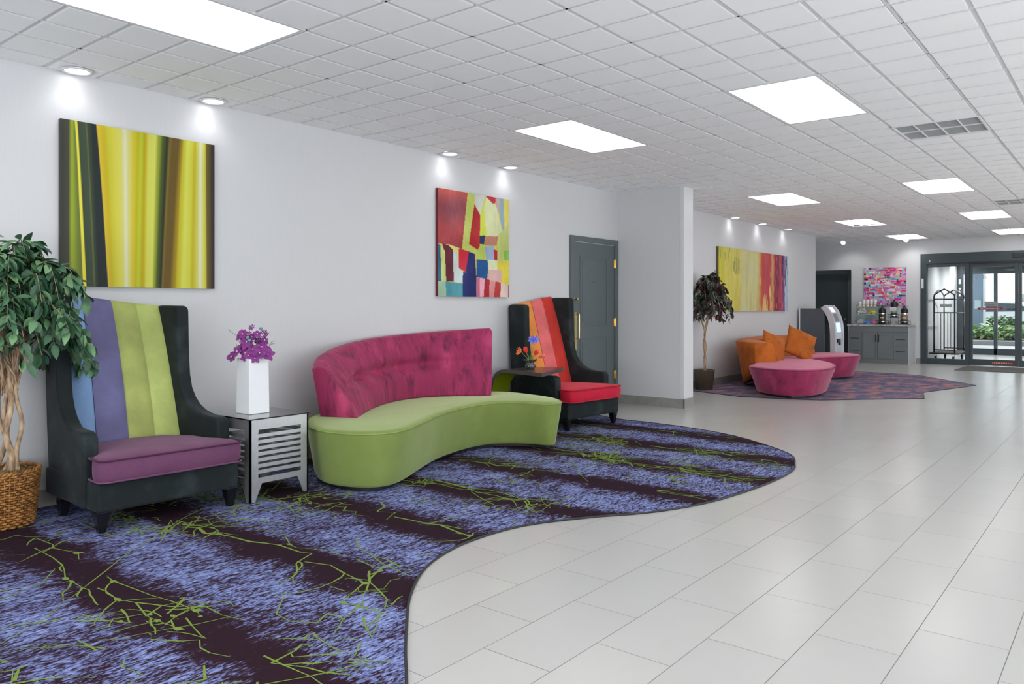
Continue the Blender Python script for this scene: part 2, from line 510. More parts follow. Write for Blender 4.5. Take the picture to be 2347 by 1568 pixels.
def door_end():
    d = thing('door_2', 'dark slate door recessed in the end wall behind the cash machine', 'door', (-.95, Y1 + .38, 0)); del d['category']; d['kind'] = 'structure'
    MB().box(0, -.05, 0, .05, .04, 2.04).box(.86, -.05, 0, .93, .04, 2.04).box(.05, -.05, 1.97, .86, .04, 2.04).obj('door_frame', M['door'], d, bevel=.003)
    MB().box(.055, -.005, .01, .855, .035, 1.965).obj('door_panel', M['door_shaded'], d, bevel=.003)
    MB().lathe([(.026, 0), (.026, .006), (.012, .012), (.012, .03), (.026, .04), (.026, .055), (.012, .062)], n=16).xf(Matrix.Translation((.80, -.005, .93)) @ Matrix.Rotation(pi / 2, 4, 'X')).obj('door_knob', plain('satin_nickel', (.6, .58, .5, 1), .3, 1.0), d)
door_end()

# ================================================================== CARPETS
def carpet1_mat():
    a = NT('carpet_blue_plum_streaks')
    fine = a.noise(a.coords((1, .28, 1)), 120, 2, .7)
    mid = a.noise(a.coords((1, .20, 1)), 42, 3, .6)
    big = a.noise(a.coords((.8, 1, 1)), 3.2, 4, .62, .5)
    tc = a.n('ShaderNodeTexCoord'); sp = a.n('ShaderNodeSeparateXYZ'); a.l(tc.outputs['Object'], sp.inputs[0])
    wob = a.noise(a.coords((1, 1, 1)), 3.2, 4, .65)
    ph = a.math('ADD', a.math('MULTIPLY', a.math('SUBTRACT', sp.outputs[1], 1.52), 2 * pi / .745), a.math('MULTIPLY', a.math('SUBTRACT', wob, .5), 3.2))
    band = a.math('POWER', a.math('MULTIPLY', a.math('ADD', a.math('COSINE', ph), 1.0), .5), 3.0)
    s = a.math('ADD', a.math('MULTIPLY', a.math('SUBTRACT', fine, .5), 1.7), a.math('ADD', a.math('MULTIPLY', a.math('SUBTRACT', mid, .5), .9), a.math('MULTIPLY', a.math('SUBTRACT', big, .5), .75)))
    s = a.math('ADD', a.math('SUBTRACT', s, a.math('MULTIPLY', band, .64)), .61)
    col = a.ramp(s, [(.30, (.026, .011, .019, 1)), (.46, (.048, .024, .042, 1)), (.52, (.080, .070, .13, 1)), (.60, (.12, .14, .30, 1)), (.76, (.20, .245, .49, 1)), (.95, (.30, .36, .65, 1))])
    a.l(col, a.b.inputs['Base Color']); a.b.inputs['Roughness'].default_value = .95; a.b.inputs['Specular IOR Level'].default_value = .1
    a.bump(fine, .5, .004)
    return a.m
def scribble_mat():
    a = NT('carpet_lime_yarn'); f = a.noise(a.coords(), 240, 3, .7)
    a.l(a.ramp(f, [(.3, (.14, .21, .04, 1)), (.7, (.27, .38, .08, 1))]), a.b.inputs['Base Color']); a.b.inputs['Roughness'].default_value = .95
    a.b.inputs['Specular IOR Level'].default_value = .1
    return a.m
edge_pts = [(3.60, 1.42), (3.288, 1.721), (3.131, 1.866), (2.973, 2.021), (2.761, 2.242), (2.575, 2.502), (2.479, 2.745), (2.444, 3.008), (2.485, 3.358), (2.671, 3.722), (2.902, 4.063), (3.06, 4.50), (3.14, 5.10), (3.142, 5.636), (3.064, 5.974), (2.865, 6.382), (2.279, 6.864), (1.744, 7.087), (1.203, 7.18), (.75, 7.20), (.30, 7.39), (.011, 7.405)]
edge = [(4.9, .12), (4.25, .78)] + spline(edge_pts, 6)
rug_poly = [(.011, -.6), (4.9, -.6)] + edge
def carpet_mesh(mb, poly, z0, z1):
    """outline plate triangulated from a bmesh n-gon"""
    mb.prism(poly, z0, z1, 0)
def scribbles(mb, poly, z, count, seed, xr, yr):
    rnd = random.Random(seed)
    def strip(pts, w0, w1, bl=0):
        L = len(pts)
        for i in range(L - 1):
            (x0, y0), (x1, y1) = pts[i], pts[i + 1]
            if not (inside((x0, y0), poly) and inside((x1, y1), poly)): continue
            dx, dy = x1 - x0, y1 - y0; l = hypot(dx, dy)
            if l < 1e-5: continue
            wa = (w0 + (w1 - w0) * i / L) * rnd.uniform(.6, 1.5); wb = (w0 + (w1 - w0) * (i + 1) / L) * rnd.uniform(.6, 1.5)
            nx, ny = -dy / l, dx / l; zz = z + rnd.random() * .0008
            mb.add([(x0 + nx * wa, y0 + ny * wa, zz), (x0 - nx * wa, y0 - ny * wa, zz), (x1 - nx * wb, y1 - ny * wb, zz), (x1 + nx * wb, y1 + ny * wb, zz)], [(0, 1, 2, 3)], 1)
    def blob(x, y, r):
        if not inside((x, y), poly): return
        n = 8; zz = z + rnd.random() * .0008; vs = [(x + cos(k * 2 * pi / n) * r * rnd.uniform(.5, 1.7), y + sin(k * 2 * pi / n) * r * rnd.uniform(.4, 1.1), zz) for k in range(n)]
        mb.add(vs, [tuple(range(n))], 1)
    # long branching roots along the dark bands (across the room), with loose tangles between
    y = 1.52 - .745 * 2
    while y < yr[1]:
        y += .745
        for rep in range(6):
            x = rnd.uniform(xr[0], xr[1] - .4); yy = y + rnd.uniform(-.1, .1); pts = [(x, yy)]; ang = rnd.uniform(-.25, .25)
            for k in range(rnd.randint(3, 10)):
                st = rnd.uniform(.04, .20); ang = rnd.gauss(-.02, .20) if rnd.random() < .8 else rnd.uniform(-1.2, 1.2)
                x += cos(ang) * st; yy += sin(ang) * st; pts.append((x, yy))
            strip(pts, rnd.choice((.003, .0045, .008)), .002)
            for k in range(rnd.randint(1, 4)):
                i = rnd.randrange(len(pts)); bx, by = pts[i]; ang2 = rnd.choice((-1, 1)) * rnd.uniform(.4, 1.2); q = [(bx, by)]
                for _ in range(rnd.randint(2, 6)):
                    st = rnd.uniform(.02, .08); ang2 += rnd.uniform(-.5, .5); bx += cos(ang2) * st; by += sin(ang2) * st; q.append((bx, by))
                strip(q, .0045, .0016)
            for k in range(2):
                i = rnd.randrange(len(pts)); blob(pts[i][0], pts[i][1], rnd.uniform(.010, .024))
    for k in range(count):
        cx0, cy0 = rnd.uniform(*xr), rnd.uniform(*yr)
        if noise.noise(Vector((cx0 * .8, cy0 * .8, seed))) < -.12: continue
        for rep in range(rnd.randint(3, 7)):
            x, yy = cx0 + rnd.gauss(0, .10), cy0 + rnd.gauss(0, .07); ang = rnd.gauss(0, .7) + rnd.choice((0, pi)); pts = [(x, yy)]
            for _ in range(rnd.randint(2, 7)):
                st = rnd.uniform(.015, .11); ang += rnd.choice((rnd.gauss(0, .15), rnd.gauss(0, 1.4))); x += cos(ang) * st; yy += sin(ang) * st; pts.append((x, yy))
            strip(pts, rnd.uniform(.002, .006), .0016)
        if rnd.random() < .6:
            for _ in range(rnd.randint(1, 5)): blob(cx0 + rnd.gauss(0, .07), cy0 + rnd.gauss(0, .05), rnd.uniform(.004, .020))
    for k in range(34):       # long pale cracks
        x, yy = rnd.uniform(*xr), rnd.uniform(*yr); ang = rnd.uniform(-.9, .9); pts = [(x, yy)]
        for _ in range(rnd.randint(5, 12)):
            st = rnd.uniform(.06, .24); ang += rnd.gauss(0, .12); x += cos(ang) * st; yy += sin(ang) * st; pts.append((x, yy))
        strip(pts, .003, .002)
mb = MB(); mb.prism(rug_poly, .0005, .006, 0)
scribbles(mb, offset_poly(rug_poly, .03), .0068, 190, 3, (.1, 3.4), (.2, 7.3))
o = mb.obj('lobby_carpet', [carpet1_mat(), scribble_mat()])
tag(o, 'curved blue and plum carpet with lime scribbles under the green sofa', 'carpet', kind='thing')
MB().tube([(x, y, .005) for x, y in edge], .006, 6).obj('carpet_edging', plain('black_rubber_edge', (.02, .02, .022, 1), .5), o)

def carpet2_mat():
    a = NT('carpet_slate_coral_streaks')
    fine = a.noise(a.coords((1, .12, 1)), 90, 3, .7)
    big = a.noise(a.coords((1, .55, 1)), 5.5, 5, .62, .3)
    s = a.math('ADD', a.math('MULTIPLY', fine, .25), a.math('MULTIPLY', big, .95))
    col = a.ramp(s, [(.46, (.10, .11, .19, 1)), (.56, (.14, .145, .25, 1)), (.62, (.23, .16, .22, 1)), (.69, (.40, .20, .21, 1)), (.80, (.45, .25, .19, 1))])
    a.l(col, a.b.inputs['Base Color']); a.b.inputs['Roughness'].default_value = .95; a.b.inputs['Specular IOR Level'].default_value = .1
    a.bump(fine, .4, .004)
    return a.m
rug2 = [(.012, 8.72), (.012, 15.6), (.5, 15.45), (1.052, 15.30), (2.102, 15.144), (3.169, 13.746), (2.749, 12.154), (2.915, 11.348), (1.915, 10.299), (1.45, 10.14), (.972, 10.044), (.159, 10.296), (.012, 10.40)][1:]
o = MB().prism(rug2, .0005, .006, 0).obj('lobby_carpet', carpet2_mat())
tag(o, 'angular slate blue and coral carpet under the pink sofa', 'carpet', kind='thing')
MB().tube([(x, y, .004) for x, y in rug2[1:]], .006, 6).obj('carpet_edging', M['black'], o)

# ================================================================== CEILING FIXTURES
M['diffuser'] = emit('troffer_diffuser', (1, .995, .98, 1), PANEL_E)
M['diffuser_dim'] = emit('open_troffer_reflector', (.95, .97, 1, 1), PANEL_E * .16)
M['tube'] = emit('fluorescent_tube', (1, 1, .98, 1), PANEL_E * 2.2)
M['lens'] = emit('downlight_lens', (1, .98, 1, 1), 6.0)
def troffer(a0, b0, label, group, tubes=False):
    x0, y0 = GX + a0 * CELL + .012, GY + b0 * CELL + .012; w, l = 2 * CELL - .024, 4 * CELL - .024
    t = thing('ceiling_troffer', label, 'ceiling light', (x0, y0, CEIL), 0, group)
    z = .004
    MB().box(-.012, -.012, z - .006, w + .012, .012, z).box(-.012, l - .012, z - .006, w + .012, l + .012, z).box(-.012, .012, z - .006, .012, l - .012, z).box(w - .012, .012, z - .006, w + .012, l - .012, z).obj('frame', M['grid'], t)
    if tubes:
        MB().box(.012, .012, .03, w - .012, l - .012, .034).box(.004, .004, z, .012, l - .004, .034).box(w - .012, .004, z, w - .004, l - .004, .034).obj('reflector', M['diffuser_dim'], t)
        for k in range(3):
            x = w * (.28 + .22 * k)
            MB().tube([(x, .05, .018), (x, l - .05, .018)], .0125, 10).obj('fluorescent_tube', M['tube'], t)
    else:
        MB().box(.012, .012, z, w - .012, l - .012, z + .012).obj('diffuser', M['diffuser'], t)
    return t
TG = 'recessed ceiling troffers'
lab = {(-4, -4): 'large bright troffer ceiling light at top left, nearest the yellow painting',
       (-4, 8): 'troffer ceiling light above and right of the red abstract painting',
       (2, 8): 'largest troffer ceiling light right of centre, in front of the vent',
       (-4, 24): 'troffer ceiling light in the left row just past the partition wall',
       (2, 24): 'troffer ceiling light in the right row midway to the entrance',
       (-4, 36): 'open troffer ceiling light with three bare fluorescent tubes',
       (2, 36): 'troffer ceiling light, second from the entrance in the right row',
       (-4, 47): 'troffer ceiling light nearest the end wall above the coffee cabinet',
       (2, 47): 'troffer ceiling light nearest the end wall at the right picture edge'}
for a0, b0 in troffers:
    troffer(a0, b0, lab.get((a0, b0), 'unseen troffer ceiling light added to light the room'), TG if (a0, b0) in lab else 'unseen troffers added for room light', tubes=(a0, b0) == (-4, 36))  # troffers outside the view are added to light the room

def downlight(x, y, label, w=SPOT_W, tilt=None):
    t = thing('recessed_downlight', label, 'downlight', (x, y, CEIL - .008), 0, 'round downlights washing the walls')
    MB().lathe([(.088, 0), (.090, -.005), (.070, -.007), (.062, .010)], n=28, cap0=False, cap1=False).obj('trim_ring', M['grid'], t)
    MB().lathe([(.066, -.001), (.064, -.003)], n=28).obj('lens', M['lens'], t)
    d = bpy.data.lights.new('downlight_beam', 'SPOT'); d.energy = w; d.spot_size = 2.35; d.spot_blend = .7; d.shadow_soft_size = .06; d.color = (.95, .96, 1)
    s = bpy.data.objects.new('downlight_beam', d); COL.objects.link(s); s.parent = t; s.location = (0, 0, -.03)
    s.rotation_euler = tilt or (0, 0, 0)
names = ['nearest the camera, above the yellow striped painting left edge', 'above the yellow striped painting right edge', 'above the red abstract painting left side', 'above the red abstract painting right side',
         'leftmost of three above the wide yellow and red painting', 'middle of three above the wide yellow and red painting', 'rightmost of three above the wide yellow and red painting']
for (x, y), nm in zip([(.10, 2.03), (.10, 2.92), (.105, 5.30), (.105, 6.20), (.105, 11.90), (.105, 13.06), (.105, 14.30)], names):
    downlight(x, y, 'round downlight ' + nm)

def eyeball(x, y, label):
    t = thing('eyeball_spotlight', label, 'spotlight', (x, y, CEIL - .008), 0, 'eyeball spotlights near the end wall')
    MB().lathe([(.075, 0), (.077, -.006), (.058, -.008)], n=20, cap0=False, cap1=False).obj('trim_ring', M['grid'], t)
    R = Matrix.Rotation(-.9, 4, 'X')
    MB().lathe([(.050, .0), (.052, -.02), (.048, -.045)], n=18, cap1=False).xf(R).obj('lamp_housing', M['white_gloss'], t)
    MB().lathe([(.045, -.040), (.044, -.043)], n=18).xf(R).obj('lens', M['lens'], t)
    d = bpy.data.lights.new('eyeball_beam', 'SPOT'); d.energy = 8; d.spot_size = 1.5; d.spot_blend = .8; d.shadow_soft_size = .04
    s = bpy.data.objects.new('eyeball_beam', d); COL.objects.link(s); s.parent = t; s.location = (0, .05, -.07); s.rotation_euler = (.75, 0, 0)
eyeball(.12, 17.7, 'small tilted spotlight above the dark recessed door')
eyeball(1.33, 17.85, 'small tilted spotlight above the coffee cabinet painting')

def vent(a0, b0, label):
    x0, y0 = GX + a0 * CELL, GY + b0 * CELL; w = 2 * CELL
    t = thing('ceiling_vent', label, 'vent', (x0, y0, CEIL), 0, 'square ceiling vents')
    MB().box(.0, .0, .05, w, w, .06).obj('duct_backing', plain('vent_dark', (.05, .052, .05, 1), .8), t)
    MB().box(0, 0, -.004, w, .014, .05).box(0, w - .014, -.004, w, w, .05).box(0, .014, -.004, .014, w - .014, .05).box(w - .014, .014, -.004, w, w - .014, .05).obj('frame', M['grid'], t)
    mb = MB()
    for k in range(1, 4): mb.box(w * k / 4 - .004, .014, .0, w * k / 4 + .004, w - .014, .03)
    mb.box(.014, w / 2 - .005, .0, w - .014, w / 2 + .005, .03)
    mb.obj('cross_bars', M['grid'], t)
    mb = MB()
    g = plain('vent_slat_grey', (.34, .35, .35, 1), .5)
    for k in range(17):
        y = .03 + k * (w - .06) / 16
        if k in (8,): continue
        mb.add([(.014, y - .010, .026), (w - .014, y - .010, .026), (w - .014, y + .010, .004), (.014, y + .010, .004)], [(0, 1, 2, 3)])
        mb.add([(.014, y - .010, .0275), (w - .014, y - .010, .0275), (w - .014, y + .010, .0055), (.014, y + .010, .0055)], [(3, 2, 1, 0)])
    mb.obj('slats', g, t, recalc=False)
vent(4, 14, 'grey louvred ceiling vent right of the largest ceiling light')
vent(4, 32, 'small grey ceiling vent far off near the right picture edge')

# ================================================================== PAINTINGS
def rgbl(c): return tuple(lin(v) / .96 for v in c) + (1.0,)
def canvas(name, label, loc, rz, w, h, d, nx, ny, fn, side):
    """hung canvas: local X to the right seen from the front, Z up, front face towards -Y ; art fn(s,t) with t down"""
    t = thing(name, label, 'painting', loc, rz)
    mb = MB()
    vs = [(w * i / nx, -d, h * (1 - j / ny)) for j in range(ny + 1) for i in range(nx + 1)]
    fs = [(j * (nx + 1) + i, (j + 1) * (nx + 1) + i, (j + 1) * (nx + 1) + i + 1, j * (nx + 1) + i + 1) for j in range(ny) for i in range(nx)]
    mb.add(vs, fs, 0)
    o = mb.obj('painted_canvas', attr_mat(name + '_paint'), t, recalc=False)
    ca = o.data.color_attributes.new('paint', 'FLOAT_COLOR', 'POINT')
    buf = []
    for j in range(ny + 1):
        for i in range(nx + 1): buf += fn(i / nx, j / ny)
    ca.data.foreach_set('color', buf)
    MB().box(0, -d + .0005, 0, w, -.001, h).obj('stretcher_edge', side, t)
    return t
def hang_left(y0, y1, z0, z1): return (0.0, y0, z0), pi / 2
P1S = [(135, 140, (48, 54, 46)), (190, 195, (62, 62, 50)), (203, 206, (120, 130, 40)), (215, 217, (142, 160, 34)), (232, 296, (98, 112, 48)), (236, 302, (222, 210, 70)), (247, 320, (222, 208, 60)), (254, 328, (50, 66, 46)), (305, 372, (56, 70, 52)), (314, 384, (92, 98, 48)), (326, 396, (48, 60, 44)), (360, 420, (28, 38, 36)), (386, 482, (28, 38, 40)), (392, 488, (204, 176, 48)), (440, 515, (188, 168, 22)), (480, 545, (192, 188, 50)), (520, 566, (204, 194, 66)), (565, 598, (202, 198, 90)), (605, 628, (208, 208, 172)), (640, 648, (204, 196, 110)), (680, 676, (196, 182, 36)), (712, 700, (182, 168, 22)), (738, 718, (176, 190, 36)), (765, 752, (176, 156, 10)), (800, 790, (200, 200, 80)), (850, 830, (202, 204, 92)), (885, 850, (140, 150, 36)), (922, 876, (64, 80, 30)), (955, 905, (34, 44, 22)), (975, 918, (120, 96, 36)), (1000, 935, (96, 78, 22)), (1050, 975, (98, 76, 24)), (1078, 1015, (146, 122, 20)), (1095, 1050, (188, 178, 34)), (1130, 1100, (202, 204, 84)), (1165, 1150, (196, 196, 60)), (1195, 1178, (186, 170, 28)), (1215, 1220, (196, 192, 82)), (1245, 1250, (210, 212, 190)), (1262, 1272, (204, 204, 110)), (1284, 1306, (190, 184, 50)), (1298, 1318, (100, 84, 40)), (1325, 1345, (84, 70, 36)), (1345, 1362, (52, 44, 40)), (1372, 1386, (46, 40, 38))]
def art1(s, t):
    xs = [((a - 135) / 1237) + (((b - 140) / 1246) - ((a - 135) / 1237)) * (t ** .85) for a, b, _ in P1S]
    for i in range(len(xs) - 1):
        if s <= xs[i + 1] or i == len(xs) - 2:
            u = min(1, max(0, (s - xs[i]) / max(1e-6, xs[i + 1] - xs[i]))); u = u * u * (3 - 2 * u)
            c = [P1S[i][2][k] + (P1S[i + 1][2][k] - P1S[i][2][k]) * u for k in range(3)]
            return list(rgbl(c))
canvas('striped_painting', 'large square painting of flowing yellow and dark green stripes', (0, 1.965, 1.326), pi / 2, 1.006, 1.012, .030, 260, 14, art1, plain('dark_canvas_edge', C(60, 56, 48), .8))

def q(x, y):   # crop pixel of the photo's tilted painting to canvas fractions
    s = (x - 222) / 788; yt = 158 + 129 * s; yb = 1402 + 16 * s
    s2 = s / (1 + .12 * (1 - s))
    return (s, (y - yt) / (yb - yt))
P2 = [((200, 190, 90), [(150, 50), (1100, 50), (1100, 1500), (150, 1500)]),
      ((150, 62, 66), [(150, 50), (545, 50), (475, 860), (330, 815), (150, 780)]),
      ((190, 200, 104), [(540, 120), (618, 120), (545, 800), (690, 960), (620, 925), (470, 850)]),
      ((202, 208, 196), [(614, 180), (740, 180), (674, 460), (605, 330)]),
      ((170, 34, 38), [(606, 340), (672, 470), (664, 880), (545, 800)]),
      ((196, 206, 70), [(735, 250), (674, 460), (668, 715), (750, 705), (720, 430)]),
      ((206, 210, 160), [(740, 260), (830, 335), (860, 350), (940, 710), (748, 708), (715, 400)]),
      ((186, 40, 66), [(730, 240), (855, 262), (845, 330), (815, 330)]),
      ((182, 158, 156), [(850, 255), (900, 265), (905, 480), (850, 340)]),
      ((140, 164, 172), [(895, 262), (950, 270), (970, 560), (950, 700), (905, 520)]),
      ((214, 200, 96), [(945, 270), (1100, 280), (1100, 880), (965, 860)]),
      ((190, 200, 120), [(880, 700), (1010, 560), (1010, 1000), (870, 1000)]),
      ((140, 190, 80), [(950, 880), (1100, 860), (1100, 985), (950, 985)]),
      ((30, 44, 84), [(668, 704), (730, 698), (716, 806), (668, 800)]),
      ((178, 120, 96), [(730, 705), (880, 712), (860, 820), (722, 812)]),
      ((150, 166, 190), [(710, 830), (830, 815), (840, 990), (735, 975)]),
      ((178, 196, 88), [(668, 820), (720, 815), (740, 980), (640, 970), (615, 915)]),
      ((176, 30, 42), [(830, 865), (872, 872), (868, 998), (836, 985)]),
      ((206, 212, 170), [(760, 980), (870, 990), (868, 1100), (760, 1095)]),
      ((214, 198, 62), [(872, 1000), (1100, 985), (1100, 1275), (930, 1275), (870, 1095)]),
      ((206, 164, 160), [(770, 1098), (925, 1105), (925, 1245), (762, 1210)]),
      ((20, 82, 140), [(630, 975), (756, 985), (764, 1095), (750, 1210), (628, 1180)]),
      ((196, 34, 56), [(433, 850), (545, 885), (508, 1125), (435, 1078)]),
      ((24, 34, 96), [(545, 885), (612, 915), (628, 1190), (632, 1500), (475, 1500), (480, 1120), (508, 1125)]),
      ((214, 206, 120), [(250, 810), (330, 805), (436, 845), (436, 1078), (380, 900), (290, 830)]),
      ((190, 204, 200), [(370, 880), (420, 900), (436, 1080), (480, 1120), (478, 1256), (380, 1236)]),
      ((100, 30, 46), [(262, 800), (330, 815), (374, 870), (382, 1238), (303, 1232), (290, 900)]),
      ((30, 100, 130), [(150, 780), (245, 810), (254, 1228), (150, 1240)]),
      ((200, 208, 130), [(254, 830), (290, 880), (303, 1235), (256, 1230)]),
      ((160, 190, 160), [(150, 1225), (300, 1235), (305, 1500), (150, 1500)]),
      ((70, 140, 150), [(300, 1232), (478, 1256), (475, 1500), (303, 1500)]),
      ((204, 96, 140), [(632, 1185), (668, 1190), (668, 1500), (632, 1500)]),
      ((222, 160, 176), [(668, 1190), (724, 1200), (706, 1500), (664, 1500)]),
      ((158, 26, 34), [(724, 1205), (780, 1212), (775, 1500), (704, 1500)]),
      ((214, 140, 140), [(780, 1215), (860, 1235), (840, 1500), (775, 1500)]),
      ((176, 50, 48), [(850, 1230), (914, 1248), (904, 1500), (820, 1500)]),
      ((214, 190, 176), [(914, 1250), (1005, 1280), (1000, 1500), (904, 1500)]),
      ((146, 24, 42), [(1004, 1275), (1100, 1275), (1100, 1500), (998, 1500)])]
P2q = [(c, [q(x, y) for x, y in pl]) for c, pl in P2]
def art2(s, t):
    col = P2q[0][0]
    for c, pl in P2q:
        if inside((s, t), pl): col = c
    n1 = noise.noise(Vector((s * 5, t * 5, 1.3))) * 22 + noise.noise(Vector((s * 30, t * 12, 4))) * 8
    r, g, b = col
    if col == (150, 62, 66):
        k = max(0, noise.noise(Vector((s * 3 + 1, t * 3, 2)))); r += 40 * (1 - t * 1.4) - 70 * k; g += 24 * (1 - t * 2) - 10 * k; b += 20 * (.6 - t) + 14 * k
    return list(rgbl([max(8, min(240, v + n1)) for v in (r, g, b)]))
canvas('abstract_painting', 'tall abstract painting of red, lime and navy blocks', (0, 5.215, 1.30), pi / 2, 1.041, 1.007, .035, 150, 190, art2, plain('maroon_canvas_edge', C(96, 28, 40), .8))

def art3(s, t):
    st = noise.noise(Vector((s * 26, t * 1.6, 0))); fs = noise.noise(Vector((s * 90, t * 5, 3))); bl = noise.noise(Vector((s * 7, t * 5, 9)))
    s2 = s + .012 * noise.noise(Vector((s * 4, t * 9, 5)))
    # perspective-corrected bands
    B = [(0, (196, 190, 40)), (.06, (206, 196, 84)), (.20, (210, 200, 100)), (.24, (202, 190, 76)), (.30, (206, 200, 140)), (.52, (204, 198, 136)), (.545, (206, 170, 96)), (.575, (202, 110, 70)), (.60, (190, 80, 78)), (.72, (186, 70, 82)), (.745, (206, 160, 90)), (.765, (200, 140, 80)), (.78, (150, 50, 80)), (.84, (120, 40, 80)), (.86, (180, 70, 76)), (.90, (170, 70, 84)), (.915, (120, 70, 130)), (.945, (130, 60, 110)), (.955, (190, 190, 210)), (1.0, (140, 186, 204))]
    c = B[-1][1]
    for (a, ca), (b, cb) in zip(B, B[1:]):
        if a <= s2 < b: u = (s2 - a) / (b - a); c = [ca[k] + (cb[k] - ca[k]) * u for k in range(3)]; break
    r, g, b = c
    if .56 < s < .78 and st + .5 * fs + .3 * (t - .5) > .38: r, g, b = 212, 176, 110
    if .77 < s < .95:
        if fs > .22: r, g, b = 196, 96, 70
        elif fs < -.30: r, g, b = 70, 34, 74
    if .90 < s and t < .55 and fs + st < -.25: r, g, b = 44, 44, 96
    if s < .30 and fs + st > .42 and t < .30 + .2 * st: r, g, b = 150, 152, 70
    if .28 < s < .54 and fs + st > .5: r, g, b = 184, 188, 150
    e = 16 * st + 12 * fs
    return list(rgbl([max(8, min(240, v + e)) for v in (r, g, b)]))
canvas('wide_painting', 'wide painting fading from yellow through red to purple', (0, 11.41, 1.135), pi / 2, 3.05, 1.01, .04, 260, 90, art3, plain('olive_canvas_edge', C(90, 84, 60), .8))

rn = random.Random(11)
P4 = []
pal = [(196, 40, 120), (214, 90, 130), (196, 90, 190), (120, 200, 204), (60, 150, 180), (226, 224, 220), (200, 60, 110), (230, 196, 110), (226, 110, 80), (190, 50, 60), (40, 50, 80), (200, 60, 150), (214, 214, 218), (150, 206, 206), (222, 220, 216), (120, 196, 204)]
for k in range(380):
    x, y = rn.random(), rn.random(); L, T = rn.uniform(.05, .17), rn.uniform(.016, .05)
    if rn.random() < .38: L, T = T * .8, L * .6
    P4.append((x - L / 2, y - T / 2, x + L / 2, y + T / 2, rn.choice(pal)))
def art4(s, t):
    c = (206, 150, 184)
    for a, b, e, f, col in P4:
        if a <= s <= e and b <= t <= f: c = col
    return list(rgbl(c))
canvas('small_square_painting', 'square painting of pink and turquoise dashes above the coffee cabinet', (.351, Y1, 1.243), 0, .85, .83, .03, 110, 110, art4, plain('pink_canvas_edge', C(150, 60, 110), .8))

